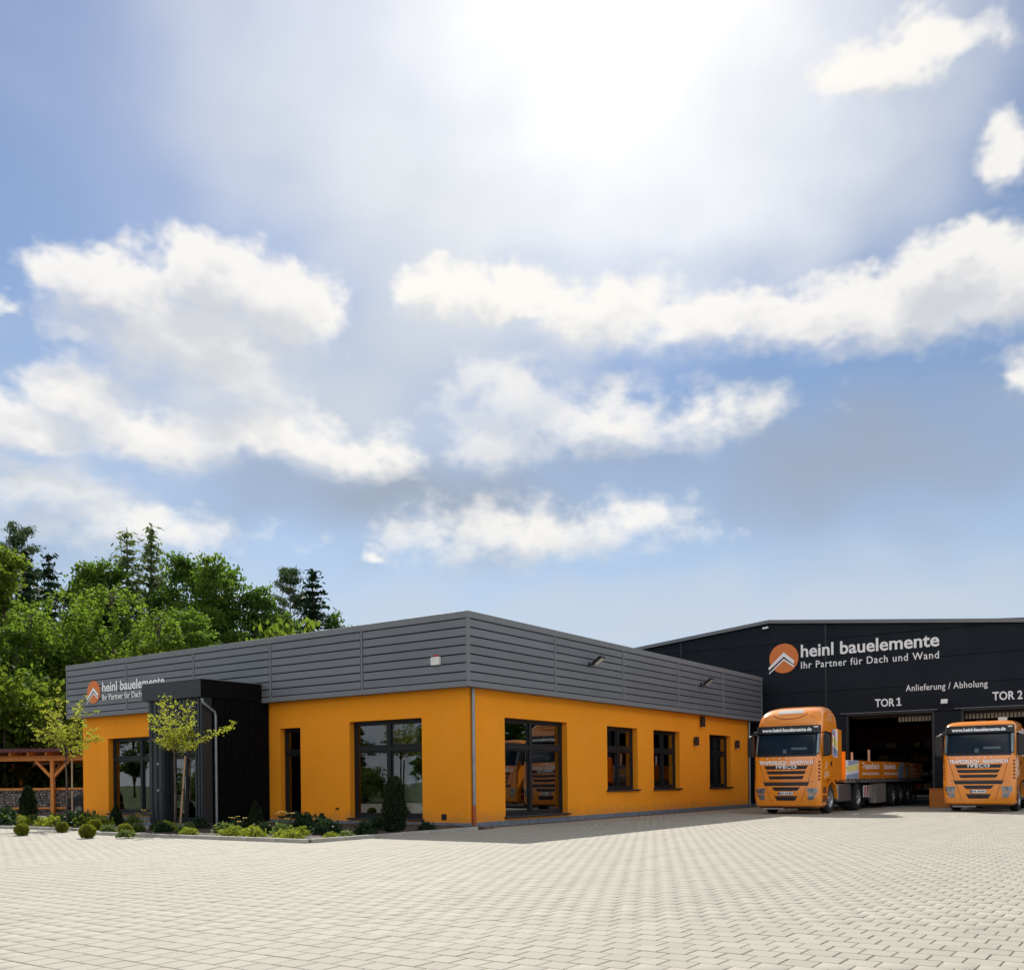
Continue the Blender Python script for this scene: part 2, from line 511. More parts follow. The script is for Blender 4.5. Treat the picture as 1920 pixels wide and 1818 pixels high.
PORCH = pbr('anthracite_sheet', (0.024, 0.029, 0.034), 0.42, 0.2, var=0.08, scale=1.5)
PORCHDARK = pbr('black_sheet', (0.0035, 0.0035, 0.004), 0.8, 0.0, var=0.2, scale=2.0, spec=0.12)
HALLM = pbr('dark_blue_hall_cladding', (0.0040, 0.0085, 0.0150), 0.62, 0.0, var=0.10, scale=0.35, spec=.25, wear=((0.010, 0.014, 0.020), 0.3, 0.6), orand=0.3)
HALLT = pbr('dark_hall_trim', (0.012, 0.016, 0.021), 0.4, 0.2)
WHITE = pbr('white_lettering', (0.88, 0.89, 0.90), 0.5, var=0.02)
LOGO = pbr('orange_logo', (0.72, 0.19, 0.035), 0.5, var=0.03)
BLACKP = pbr('black_plastic', (0.012, 0.012, 0.013), 0.45)
INTW = pbr('interior_wall', (0.30, 0.29, 0.27), 0.9)
INTF = pbr('interior_floor', (0.10, 0.095, 0.09), 0.6)
CREAM = pbr('cream_blind', (0.55, 0.50, 0.42), 0.9)
# ------------------------------------------------------------------ ground and paving
def ground_mat():
    m = bpy.data.materials.new('grassland'); m.use_nodes = True
    t = m.node_tree; N = NT(t); b = t.nodes['Principled BSDF']
    tc = N.n('ShaderNodeTexCoord').outputs['Object']
    f = N.smooth(N.noise(tc, 0.15, 8.0, 0.65), 0.3, 0.7)
    N.put(b.inputs['Base Color'], N.mix(f, (0.035, 0.055, 0.014, 1), (0.085, 0.115, 0.03, 1)))
    b.inputs['Roughness'].default_value = 0.95
    return m
g = MB()
g.quad((-1500, -1500, -0.06), (1500, -1500, -0.06), (1500, 1500, -0.06), (-1500, 1500, -0.06))
ground = struct(g.build('ground', ground_mat(), fix=False))

def paver_mat(name, joints):
    """pale concrete; stones differ a little in tone; joints=True draws the bond where no stones are built"""
    m = bpy.data.materials.new(name); m.use_nodes = True
    t = m.node_tree; N = NT(t); b = t.nodes['Principled BSDF']
    tc = N.n('ShaderNodeTexCoord').outputs['Object']
    geo = N.n('ShaderNodeNewGeometry')
    pos = geo.outputs['Position']
    oi = N.n('ShaderNodeObjectInfo')
    r = N.math('FRACT', N.math('ADD', geo.outputs['Random Per Island'], oi.outputs['Random']))
    c = N.mix(r, (0.282, 0.267, 0.224, 1), (0.362, 0.342, 0.284, 1))
    big = N.smooth(N.noise(pos, 0.22, 5.0, 0.6), 0.3, 0.7)
    c = N.mix(N.math('MULTIPLY', big, 0.7), c, (0.285, 0.270, 0.230, 1))
    sp = N.smooth(N.noise(pos, 2.3, 8.0, 0.7), 0.54, 0.78, 0.0, 0.5)
    c = N.mix(sp, c, (0.26, 0.23, 0.18, 1))
    # faint tyre tracks sweeping in from the gates, and oil spots
    sw = N.vec('MULTIPLY', pos, (0.9, 0.035, 0)); tr = N.smooth(N.noise(sw, 1.6, 3.0, 0.5), 0.54, 0.70, 0.0, 0.26)
    c = N.mix(tr, c, (0.20, 0.18, 0.15, 1))
    oil = N.smooth(N.noise(pos, 0.9, 4.0, 0.75), 0.70, 0.80, 0.0, 0.40)
    c = N.mix(oil, c, (0.14, 0.125, 0.105, 1))
    gr = N.noise(pos, 130.0, 3.0, 0.7)
    c = N.mix(0.35, c, N.mix(gr, (0.20, 0.187, 0.155, 1), (0.50, 0.475, 0.40, 1)))
    if joints:
        br = N.n('ShaderNodeTexBrick', offset=0.5)
        N.put(br.inputs['Vector'], pos)
        br.inputs['Scale'].default_value = 1.0
        br.inputs['Mortar Size'].default_value = 0.004
        br.inputs['Brick Width'].default_value = 0.236
        br.inputs['Row Height'].default_value = 0.236
        c = N.mix(br.outputs['Fac'], c, (0.16, 0.13, 0.1, 1))
    N.put(b.inputs['Base Color'], c)
    b.inputs['Roughness'].default_value = 0.85
    b.inputs['Specular IOR Level'].default_value = 0.3
    bn = N.n('ShaderNodeBump'); bn.inputs['Strength'].default_value = 0.25; bn.inputs['Distance'].default_value = 0.004
    N.put(bn.inputs['Height'], gr); N.put(b.inputs['Normal'], bn.outputs[0])
    return m
PAVER = paver_mat('concrete_paver', False)
PAVER_FAR = paver_mat('concrete_paver_sheet', True)
SAND = pbr('joint_sand', (0.10, 0.075, 0.055), 0.95, var=0.3, scale=2.0)

# visible wedge of the yard (plus a margin for a step to the side)
def cam_xy(x, y):
    return x * math.cos(YAW) + y * math.sin(YAW), -x * math.sin(YAW) + y * math.cos(YAW)
def in_wedge(x, y, m=3.0):
    cx, cy = cam_xy(x, y)
    return cy > 4.6 and abs(cx) < cy * 0.54 + m
BED = (-24.4, -15.75, 14.75, 21.8)                 # planting bed right of the entrance (x0, x1, y0, y1)
def paved(x, y):
    if x < -16.4 and y > 21.6 and y < 44.6 and x > -37.0: return False
    if BED[0] < x < BED[1] and BED[2] < y < BED[3]: return False
    if y > 45.0: return x > -13.2 and y < 47.0
    if x < -24.35 and y > 15.85 + 0.057 * (x + 26.9): return False
    return True
sheet = MB()
sheet.add([(x, y, -0.02) for x, y in ((-41, -12), (-20, -30), (60, -30), (60, 60), (-60, 60), (-60, 12), (-41, 12))], [(0, 1, 2, 3, 4, 5, 6)])
pavement = struct(sheet.build('pavement', SAND, fix=False))
# outside the wedge the yard goes on as a sheet with its bond drawn by the material
far = MB()
c4 = []
ring = [(-60, -40), (60, -40), (60, 45.0), (8, 45.0)]
def wedge_pt(side, cy):
    cx = side * (cy * 0.54 + 2.65)
    return cx * math.cos(YAW) - cy * math.sin(YAW), cx * math.sin(YAW) + cy * math.cos(YAW)
near_l, near_r = wedge_pt(-1, 4.95), wedge_pt(1, 4.95)
left_far = wedge_pt(-1, 34)
right_far = wedge_pt(1, 40)
zf = -0.002
far.add([(x, y, zf) for x, y in (near_l, left_far, (-41, left_far[1]), (-41, -12), (-20, -30), (60, -30), (60, 47), (right_far[0], 47), right_far, near_r)],
        [(0, 1, 2, 3), (0, 3, 4), (0, 4, 5, 9), (9, 5, 6, 7, 8)])
far_o = far.build('pavement_sheet', PAVER_FAR, pavement, fix=False)

def stones():
    W, Hh, J = 0.236, 0.236, 0.008
    cells = []
    split_x = -68 * W                                 # left of this line the bond is turned by a quarter
    for j in range(int(3 / Hh), int(47.0 / Hh)):
        y = j * Hh
        off = (j % 2) * W / 2
        for i in range(-69, int(12 / W)):
            x, w = i * W + off, W
            if x < split_x - 1e-6:
                if off == 0 or i < -69: continue
                x, w = split_x, W / 2                # half stone closing the row
            if paved(x + w / 2, y + Hh / 2) and in_wedge(x + w / 2, y + Hh / 2):
                cells.append((x, y, w, Hh))
    for i in range(1, int(26 / W)):
        x = split_x - i * W
        off = (i % 2) * Hh / 2
        for j in range(int(3 / Hh), int(22.0 / Hh)):
            y = j * Hh + off
            if paved(x + W / 2, y + Hh / 2) and in_wedge(x + W / 2, y + Hh / 2):
                cells.append((x, y, W, Hh))
    key = sorted(range(len(cells)), key=lambda k: math.hypot(cells[k][0], cells[k][1]) + (5 if abs(cam_xy(*cells[k][:2])[0]) > cam_xy(*cells[k][:2])[1] * 0.53 or cam_xy(*cells[k][:2])[1] < 6.7 else 0))
    key = [k for k in key if cells[k][2] == W] + [k for k in key if cells[k][2] != W]
    near, rest = key[:300], key[300:]
    def stone(w, h):
        a, c, d = J / 2, 0.006, -0.016
        lo = [(a, a, d), (w - a, a, d), (w - a, h - a, d), (a, h - a, d)]
        mi = [(a, a, -0.004), (w - a, a, -0.004), (w - a, h - a, -0.004), (a, h - a, -0.004)]
        hi = [(a + c, a + c, 0), (w - a - c, a + c, 0), (w - a - c, h - a - c, 0), (a + c, h - a - c, 0)]
        return lo + mi + hi, [(8, 9, 10, 11)] + [(i, (i + 1) % 4, 4 + (i + 1) % 4, 4 + i) for i in range(4)] + [(4 + i, 4 + (i + 1) % 4, 8 + (i + 1) % 4, 8 + i) for i in range(4)]
    V, F = stone(W, Hh)
    me = bpy.data.meshes.new('paving_stone'); me.from_pydata(V, [], F); me.materials.append(PAVER); me.update()
    for k in near:
        x, y, w, h = cells[k]
        o = link('paving_stone', me, pavement, (x, y, random.uniform(-0.0015, 0.0015)))
        o.rotation_euler = (random.uniform(-.004, .004), random.uniform(-.004, .004), 0)
    base = np.array(V)
    n = len(rest)
    offs = np.array([(cells[k][0], cells[k][1], 0.0) for k in rest])
    offs[:, 2] = RNG.uniform(-0.0015, 0.0015, n)
    fx = np.array([cells[k][2] / W for k in rest])
    bb = np.repeat(base[None], n, 0); bb[:, :, 0] *= fx[:, None]
    vv = bb + offs[:, None, :]
    tx, ty = RNG.uniform(-.005, .005, n), RNG.uniform(-.005, .005, n)
    vv[:, :, 2] += tx[:, None] * (base[:, 0] - W / 2) + ty[:, None] * (base[:, 1] - Hh / 2)
    me2 = bpy.data.meshes.new('paving_stones')
    fa = np.array(F)[None] + (np.arange(n) * 12)[:, None, None]
    me2.vertices.add(n * 12); me2.vertices.foreach_set('co', vv.ravel())
    me2.loops.add(n * 36); me2.loops.foreach_set('vertex_index', fa.ravel().astype(np.int32))
    me2.polygons.add(n * 9); me2.polygons.foreach_set('loop_start', (np.arange(n * 9) * 4).astype(np.int32))
    me2.update(calc_edges=True); me2.validate()
    me2.materials.append(PAVER)
    stuff(link('paving_stones', me2, pavement))
stones()

# ------------------------------------------------------------------ planting bed
SOIL = pbr('dark_soil', (0.045, 0.034, 0.024), 0.95, var=0.4, scale=5, bump=0.8, bscale=30)
KERB = pbr('pale_kerb_stone', (0.36, 0.34, 0.30), 0.85, var=0.15, scale=4, bump=0.2)
GRAVEL = pbr('grey_gravel', (0.20, 0.185, 0.16), 0.95, var=0.4, scale=9, bump=0.8, bscale=60)
def bed(name, x0, x1, y0, y1, mat, z=0.035, nx=40, ny=30):
    me = bpy.data.meshes.new(name)
    V, F = [], []
    for j in range(ny + 1):
        for i in range(nx + 1):
            V.append((x0 + (x1 - x0) * i / nx, y0 + (y1 - y0) * j / ny, z + random.uniform(-.02, .03)))
    for j in range(ny):
        for i in range(nx):
            a = j * (nx + 1) + i
            F.append((a, a + 1, a + nx + 2, a + nx + 1))
    me.from_pydata(V, [], F); me.materials.append(mat); me.update()
    return link(name, me)
struct(bed('planting_bed', BED[0], BED[1], BED[2], BED[3], SOIL))
struct(bed('gravel_strip', -42.0, -24.5, 16.0, 22.5, GRAVEL, 0.012, 60, 24))
def kerb_run(p0, p1, length=1.0, label=''):
    """edging of separate kerb stones along a line"""
    p0, p1 = Vector(p0 + (0,)), Vector(p1 + (0,))
    d = p1 - p0
    n = max(1, round(d.length / length))
    u = d / n
    root = thing('kerb', label, 'kerb', (p0 + p1) / 2, math.atan2(d.y, d.x), 'kerbs round the planting beds')
    L = u.length
    me = MB().box(-L / 2 + .006, L / 2 - .006, -.05, .05, -.1, .085).mesh('kerb_stone', KERB)
    for k in range(n):
        o = link('kerb_stone', me, root, ((k + .5) * L - d.length / 2, random.uniform(-.004, .004), random.uniform(-.006, .004)))
        b = o.modifiers.new('b', 'BEVEL'); b.width = .012; b.segments = 2
kerb_run((-24.4, 14.75), (-15.75, 14.75), label='pale stone kerb along the front of the planting bed right of the porch')
kerb_run((-15.75, 14.85), (-15.75, 20.9), label='kerb in the shadow running back from the bed corner to the orange wall')
kerb_run((-41.0, 15.1), (-26.9, 15.9), label='kerb behind the round box shrubs on the far left')
# ------------------------------------------------------------------ office building
FX, FY = -16.44, 21.49            # fascia corner
WX, WY = -16.77, 21.82            # wall corner
XL, YB = -36.63, 44.34            # far ends of the fascia
WXL, WYB = -36.05, 43.45          # far ends of the walls
ZT, ZB = 6.09, 3.98               # fascia top and bottom
OO = (FX, FY, 0)
office = thing('office_building', 'low orange office building with grey slatted metal fascia and flat roof', 'building', OO)

def facade(name, along, plane, a0, a1, z0, z1, holes, depth, inward, mat, ends=(True, True)):
    """wall with real openings: along='x' or 'y'; holes (a, b, zlo, zhi); reveals depth deep"""
    m = MB(OO)
    P = (lambda a, z, d=0.0: (a, plane + inward * d, z)) if along == 'x' else (lambda a, z, d=0.0: (plane + inward * d, a, z))
    As = sorted({a0, a1} | {h[0] for h in holes} | {h[1] for h in holes})
    Zs = sorted({z0, z1} | {h[2] for h in holes} | {h[3] for h in holes})
    for i in range(len(As) - 1):
        for j in range(len(Zs) - 1):
            am, zm = (As[i] + As[i + 1]) / 2, (Zs[j] + Zs[j + 1]) / 2
            if any(h[0] < am < h[1] and h[2] < zm < h[3] for h in holes): continue
            for d in (0.0, depth):
                m.quad(P(As[i], Zs[j], d), P(As[i + 1], Zs[j], d), P(As[i + 1], Zs[j + 1], d), P(As[i], Zs[j + 1], d))
    for (a, b, lo, hi) in holes:
        c = [(a, lo), (b, lo), (b, hi), (a, hi)]
        for k in range(4):
            (p, q), (r, s) = c[k], c[(k + 1) % 4]
            m.quad(P(p, q), P(r, s), P(r, s, depth), P(p, q, depth))
    return m.build(name, mat, office, fix=False)
HL = [(-34.32, -28.9, 0.24, 3.12), (-24.55, -23.58, 0.24, 3.12), (-21.38, -18.44, 0.22, 3.2)]
HR = [(23.68, 27.25, 0.24, 3.22), (29.93, 32.24, 0.95, 3.22), (33.56, 35.9, 0.95, 3.22), (38.87, 41.24, 0.95, 3.22)]
facade('wall', 'x', WY, WXL, WX, 0.12, 4.3, HL, 0.36, 1, ORANGE)
facade('wall', 'y', WX, WY + .003, WYB, 0.12, 4.3, HR, 0.36, -1, ORANGE)
MB(OO).box(WXL, WXL + .36, WY + .37, WYB, 0.12, 4.3).build('wall', ORANGE, office)
MB(OO).box(WXL + .37, WX - .37, WYB - .36, WYB, 0.12, 4.3).build('wall', ORANGE, office)
pl = MB(OO)
pl.box(WXL + .03, WX - .03, WY + .03, WYB - .03, -0.2, 0.13)
pl.build('plinth', PLINTH, office)
MB(OO).box(WX - .012, WX + .03, WY - .02, WYB, -.1, 0.125).build('plinth_strip', PLINTH, office)
MB(OO).box(WXL, WX - .02, WY - .03, WY + .012, -.1, 0.125).build('plinth_strip', PLINTH, office)
# inside
MB(OO).box(WXL + .4, WX - .4, WY + .4, WYB - .4, 0.16, 0.22).build('floor', INTF, office)
MB(OO).box(WXL + .4, WX - .4, WY + .4, WYB - .4, 3.3, 3.4).build('ceiling', INTW, office)
for (x0, x1, y0, y1) in ((-36, -22.5, 26.6, 26.7), (-22.4, -22.3, 22.2, 43), (-22.2, -17.2, 28.5, 28.6), (-22.2, -17.2, 37, 37.1), (-29.9, -29.8, 22.2, 26.5)):
    MB(OO).box(x0, x1, y0, y1, 0.22, 3.3).build('partition', INTW, office)
# roof
MB(OO).box(XL + .1, FX - .1, FY + .1, YB - .1, 5.7, 5.86).build('roof', FASCIA_BACK, office)
MB(OO).box(XL + .06, FX - .06, FY + .06, YB - .06, ZB + .012, ZB + .05).build('soffit', TRIM, office)

# ---- windows: frame, mullion and transom, panes as sub-parts, sill
def window(along, plane, a, b, lo, hi, inward, mull, transom, sill_out=0.10, curtain=None, label=None):
    d0, d1 = 0.20, 0.29
    P = (lambda p, q, r, s, t, u: (p, q, plane + inward * r, plane + inward * s, t, u)) if along == 'x' else (lambda p, q, r, s, t, u: (plane + inward * r, plane + inward * s, p, q, t, u))
    m = MB(OO)
    w = 0.085
    m.box(*P(a, b, d0, d1, hi - w, hi)); m.box(*P(a, b, d0, d1, lo, lo + w + .02))
    m.box(*P(a, a + w, d0, d1, lo + w + .02, hi - w)); m.box(*P(b - w, b, d0, d1, lo + w + .02, hi - w))
    xs = [a + w] + ([(a + b) / 2 if mull is True else mull] if mull else []) + [b - w]
    for x in xs[1:-1]: m.box(*P(x - .075, x + .075, d0 - .02, d1, lo + w + .02, hi - w))
    cells = []
    for i in range(len(xs) - 1):
        l = xs[i] + (.075 if i else 0); r = xs[i + 1] - (.075 if i < len(xs) - 2 else 0)
        m.box(*P(l, r, d0 - .01, d1, transom - .07, transom + .07))
        for zl, zh in ((lo + w + .02, transom - .07), (transom + .07, hi - w)):
            s = .05                                                   # casement inside the frame
            m.box(*P(l, l + s, d0 + .02, d1 - .01, zl, zh)); m.box(*P(r - s, r, d0 + .02, d1 - .01, zl, zh))
            m.box(*P(l + s, r - s, d0 + .02, d1 - .01, zl, zl + s)); m.box(*P(l + s, r - s, d0 + .02, d1 - .01, zh - s, zh))
            cells.append((l + s, r - s, zl + s, zh - s))
    win = m.build('window', FRAME, office, bevel=0.006, seg=1)
    for (l, r, zl, zh) in cells:
        MB(OO).box(*P(l - .01, r + .01, d0 + .045, d0 + .055, zl - .01, zh + .01)).build('pane', GLASS, win)
    MB(OO).box(*P(a - .06, b + .06, -sill_out, d0 + .01, lo - .05, lo + .004)).build('sill', SILL, win, bevel=0.006, seg=1)
    if curtain:
        c = MB(OO)
        for (p, q) in curtain:
            n = max(2, int((q - p) / .06))
            for k in range(n):
                x0, x1 = p + (q - p) * k / n, p + (q - p) * (k + 1) / n
                e0, e1 = (.44, .48) if k % 2 else (.48, .44)
                mk = (lambda x, e, z: (x, plane + inward * e, z)) if along == 'x' else (lambda x, e, z: (plane + inward * e, x, z))
                c.quad(mk(x0, e0, lo), mk(x1, e1, lo), mk(x1, e1, hi), mk(x0, e0, hi))
        c.build('curtain', CREAM, win, fix=False)
    return win
window('x', WY, -34.32, -28.9, .24, 3.12, 1, -32.45, 2.32)
window('x', WY, -24.55, -23.58, .24, 3.12, 1, None, 2.32, curtain=[(-24.45, -24.2)])
window('x', WY, -21.38, -18.44, .22, 3.2, 1, True, 2.34, curtain=[(-21.3, -21.0)])
window('y', WX, 23.68, 27.25, .24, 3.22, -1, 25.35, 2.36, curtain=[(26.75, 27.2)])
for (a, b) in ((29.93, 32.24), (33.56, 35.9), (38.87, 41.24)):
    window('y', WX, a, b, .95, 3.22, -1, True, 2.42, curtain=[(b - .6, b - .1)])

# ---- fascia: backing, slats bay by bay, cover strips, trims
def fascia(along, plane, edges, sgn, flip):
    P = (lambda p, q, r, s, t, u: (p, q, plane + sgn * r, plane + sgn * s, t, u)) if along == 'x' else (lambda p, q, r, s, t, u: (plane + sgn * r, plane + sgn * s, p, q, t, u))
    e0, e1 = edges[0], edges[-1]
    back = MB(OO).box(*P(e0 + .02, e1 - .02, .05, .12, ZB + .02, ZT - .03)).build('fascia', FASCIA_BACK, office)
    rows = 7
    z0, z1 = 4.145, 5.885
    hgt = (z1 - z0) / rows
    for i in range(len(edges) - 1):
        a, b = edges[i] + .06, edges[i + 1] - .06
        if i == 0: a -= .02
        me = None
        for k in range(rows):
            lo, hi = z0 + k * hgt + .017, z0 + (k + 1) * hgt - .017
            # face with a folded lower lip
            o = MB(OO).box(*P(a, b, random.uniform(0.0, .003), .045, lo, hi)).build('slat', FASCIA, back, bevel=.008, seg=1)
    for i in range(1, len(edges) - 1):
        x = edges[i]
        MB(OO).box(*P(x - .035, x + .035, -.008, .05, z0 - .01, z1 + .01)).build('cover_strip', TRIM, back, bevel=.006, seg=1)
    return back
LE = [XL, -32.60, -28.60, -24.62, -20.52, FX]
RE = [FY, 26.05, 30.60, 35.12, 39.68, YB]
fb = fascia('x', FY, LE, 1, False)
fr = fascia('y', FX, RE, -1, True)
def trims():
    c = MB(OO)      # coping round the top
    c.box(XL - .02, FX + .02, FY - .02, FY + .25, 5.895, ZT)
    c.box(FX - .25, FX + .02, FY + .25, YB + .02, 5.895, ZT)
    c.box(XL - .02, XL + .23, FY + .25, YB + .02, 5.895, ZT)
    c.box(XL + .23, FX - .25, YB - .23, YB + .02, 5.895, ZT)
    c.build('coping', TRIM, office, bevel=.012)
    c = MB(OO)
    c.box(XL - .012, FX + .012, FY - .012, FY + .30, ZB - .005, 4.135)
    c.box(FX - .30, FX + .012, FY + .30, YB + .012, ZB - .005, 4.135)
    c.build('lower_trim', TRIM, office, bevel=.012)
    c = MB(OO); c.box(FX - .075, FX + .010, FY - .010, FY + .075, 4.137, 5.893); c.build('corner_strip', TRIM, office, bevel=.006)
    c = MB(OO); c.box(XL - .010, XL + .05, FY - .010, FY + .06, 4.137, 5.893); c.build('corner_strip', TRIM, office, bevel=.006)
    c = MB(OO); c.box(FX - .06, FX + .010, YB - .05, YB + .010, 4.137, 5.893); c.build('corner_strip', TRIM, office, bevel=.006)
    MB(OO).box(XL, XL + .1, FY + .06, YB, ZB, 5.89).build('fascia_end', FASCIA, office)
    MB(OO).box(XL + .1, FX - .06, YB - .1, YB, ZB, 5.89).build('fascia_end', FASCIA, office)
trims()

# ---- downpipes
m = MB(OO); px, py = WX + .07, WY + .22
m.tube([(px, py, .62), (px, py, 3.97)], .05, 14); m.lathe([(-.03, .05), (-.03, .062), (.03, .062), (.03, .05)], (px, py, 2.1), (0, 0, 1), 14)
dp = m.build('downpipe', ZINC, office, smooth=True, angle=40)
MB(OO).tube([(px, py, .0), (px, py, .6), (px, py, .63)], [.056, .056, .05], 14).build('standpipe', REDPIPE, dp, smooth=True, angle=40)
m = MB(OO); py = 43.3; m.tube([(px, py, .0), (px, py, 3.97)], .05, 12); m.build('downpipe', ZINC, office, smooth=True, angle=40)

# ---- vents and small wall fittings
def vent(x, z):
    v = MB(OO)
    v.box(x - .085, x + .085, WY - .025, WY + .01, z - .085, z + .085)
    o = v.build('air_vent', FRAME, office, bevel=.008)
    for k in range(4):
        MB(OO).box(x - .065, x + .065, WY - .034, WY - .026, z - .06 + k * .034, z - .045 + k * .034).build('louvre', BLACKP, o)
for x, z in ((-22.62, .27), (-17.63, .29), (-35.3, .25)): vent(x, z)
m = MB(OO); m.box(-21.98, -21.86, WY - .05, WY, .50, .53); m.tube([(-21.92, WY - .02, .5), (-21.92, WY - .06, .47)], .015, 8); m.build('water_tap', FRAME, office)

# ---- entrance porch
PX, PY, PXL = -25.05, 19.08, -28.05
m = MB(OO); m.box(PXL, PX + .015, PY - .02, FY - .02, 4.03, 4.58); m.build('porch_canopy', PORCH, office, bevel=.01)
MB(OO).box(PX + .016, PX + .024, PY + .0, FY - .02, 4.035, 4.575).build('canopy_shade_panel', PORCHDARK, office)  # black overlay that puts the canopy's unlit side into the colour
MB(OO).box(PXL - .01, PX + .03, PY - .03, FY - .03, 4.585, 4.61).build('porch_roof_edge', TRIM, office)
m = MB(OO)                      # right side wall, standing-seam sheets
m.box(PX - .14, PX - .02, PY + .42, WY - .02, .02, 4.02)
side = m.build('porch_side_wall', PORCHDARK, office)
k = 0
y = PY + .45
while y < WY - .1:
    MB(OO).box(PX - .02, PX + .018, y, y + .035, .04, 4.0).build('sheet_rib', PORCHDARK, side)
    y += .24
MB(OO).box(PXL + .2, PXL + .32, PY + .42, WY - .02, .02, 4.02).build('porch_side_wall', PORCHDARK, office)
def ribbed(name, x0, x1, y0, z0, z1, y1, n):
    o = MB(OO).box(x0, x1, y0 + .03, y1, z0, z1).build(name, PORCH, office)
    w = (x1 - x0) / n
    for i in range(n):
        MB(OO).box(x0 + (i + .18) * w, x0 + (i + .72) * w, y0, y0 + .03, z0 + .01, z1 - .01).build('sheet_rib', PORCH, o, bevel=.008, seg=1)
    return o
ribbed('porch_pier', PXL + .2, PXL + .98, PY + .06, .02, 4.02, PY + .41, 3)
ribbed('porch_pier', PX - .42, PX, PY + .06, .02, 4.02, PY + .41, 3)
ribbed('porch_lintel', PXL + .99, PX - .43, PY + .06, 3.0, 4.015, PY + .41, 8)
# glazed entrance doors with a fanlight
dx0, dx1, dy = PXL + .99, PX - .43, PY + .30
m = MB(OO)
m.box(dx0, dx1, dy, dy + .08, 2.92, 2.99); m.box(dx0, dx1, dy, dy + .08, 2.24, 2.34)
m.box(dx0, dx0 + .09, dy, dy + .08, .1, 2.24); m.box(dx1 - .07, dx1, dy, dy + .08, .1, 2.24); m.box(dx0, dx0 + .09, dy, dy + .08, 2.34, 2.92); m.box(dx1 - .07, dx1, dy, dy + .08, 2.34, 2.92)
ent = m.build('door_frame', FRAME, office, bevel=.006, seg=1)
MB(OO).box(dx0 + .085, dx1 - .065, dy + .04, dy + .05, 2.335, 2.925).build('pane', GLASS, ent)
mid = (dx0 + dx1) / 2 + .02
for (a, b) in ((dx0 + .10, mid - .01), (mid + .01, dx1 - .08)):
    m = MB(OO)
    m.box(a, a + .09, dy + .01, dy + .07, .1, 2.23); m.box(b - .09, b, dy + .01, dy + .07, .1, 2.23)
    m.box(a + .09, b - .09, dy + .01, dy + .07, .1, .26); m.box(a + .09, b - .09, dy + .01, dy + .07, 2.13, 2.23)
    d = m.build('door', FRAME, office, bevel=.006, seg=1)
    MB(OO).box(a + .085, b - .085, dy + .035, dy + .045, .255, 2.135).build('pane', GLASS, d)
    hx = b - .05 if b < mid + .1 else a + .05
    MB(OO).tube([(hx, dy + .01, .85), (hx, dy - .05, .85), (hx, dy - .05, 1.55), (hx, dy + .01, 1.55)], .014, 8).build('door_handle', ZINC, d, smooth=True)
MB(OO).box(PXL + .1, PX + .1, PY - .5, PY + .3, 0.0, .085).build('door_step', PLINTH, office, bevel=.01)
MB(OO).box(PXL + .32, PX - .14, PY + .42, WY, .03, .09).build('floor', INTF, office)
# letter plate lamps on the left pier
for z in (1.98, 1.12):
    MB(OO).lathe([(0, .05), (.03, .05), (.05, .03), (.05, 0)], (PXL + .75, PY + .06, z), (0, -1, 0), 14).build('door_bell', ZINC, office, smooth=True, angle=30)
# porch downpipe: swan neck from the canopy, then down the black side wall
m = MB(OO)
q = [(PX + .03, PY + .02, 3.98), (PX + .05, PY + .04, 3.86), (PX + .07, PY + .25, 3.70), (PX + .075, PY + .46, 3.58), (PX + .075, PY + .5, 3.45), (PX + .075, PY + .5, .02)]
m.tube(q, .042, 12)
o = m.build('porch_downpipe', ZINC, office, smooth=True, angle=40)
for z in (.62, 1.5, 2.9):
    MB(OO).lathe([(-.015, .05), (.015, .05)], (PX + .075, PY + .5, z), (0, 0, 1), 12).build('pipe_clip', ZINC, o)

# ---- lettering on the fascia
def logo(parent, org, o, ax, ay, rad, s, depth):
    """orange disc with the two white roof chevrons"""
    an = Vector(ax).cross(Vector(ay))
    ob = Vector(o) + an * depth
    disc = MB(org).prism([(rad * math.cos(t), rad * math.sin(t)) for t in [2 * math.pi * k / 40 for k in range(40)]], o, ax, ay, an, depth).build('logo_disc', LOGO, parent)
    def chev(name, pts, mat, dd): MB(org).prism([(x * s, y * s) for x, y in pts], ob, ax, ay, an, dd).build(name, mat, disc)
    chev('roof_chevron', [(-.87, -.62), (-.90, -.48), (0.0, .34), (.62, -.18), (.55, -.36), (0.0, .10)], WHITE, .006)
    chev('roof_line', [(-.86, -.86), (-.86, -.78), (0, -.02), (.60, -.46), (.57, -.54), (0, -.12)], WHITE, .006)
    chev('black_chevron', [(-.86, -.77), (-.86, -.66), (0, .09), (.56, -.37), (.6, -.45), (0, -.01)], BLACKP, .004)  # black chevron printed between the white ones
    return disc
sp = FY - .014
lg = MB(OO).box(-35.2, -30.2, FY - .006, FY - .004, 4.70, 4.72).build('sign', FASCIA, office)
logo(lg, OO, (-34.72, sp + .010, 4.93), (1, 0, 0), (0, 0, 1), .44, .52, .012)
text_part('sign_lettering', 'heinl bauelemente', WHITE, lg, (-34.12, sp, 4.90), (1, 0, 0), (0, 0, 1), 3.9, .38, .012, OO, bold=.02, letters=True)
text_part('sign_lettering', 'Ihr Partner für Dach und Wand', WHITE, lg, (-34.12, sp, 4.58), (1, 0, 0), (0, 0, 1), 3.9, .23, .012, OO, bold=.008, letters=True)

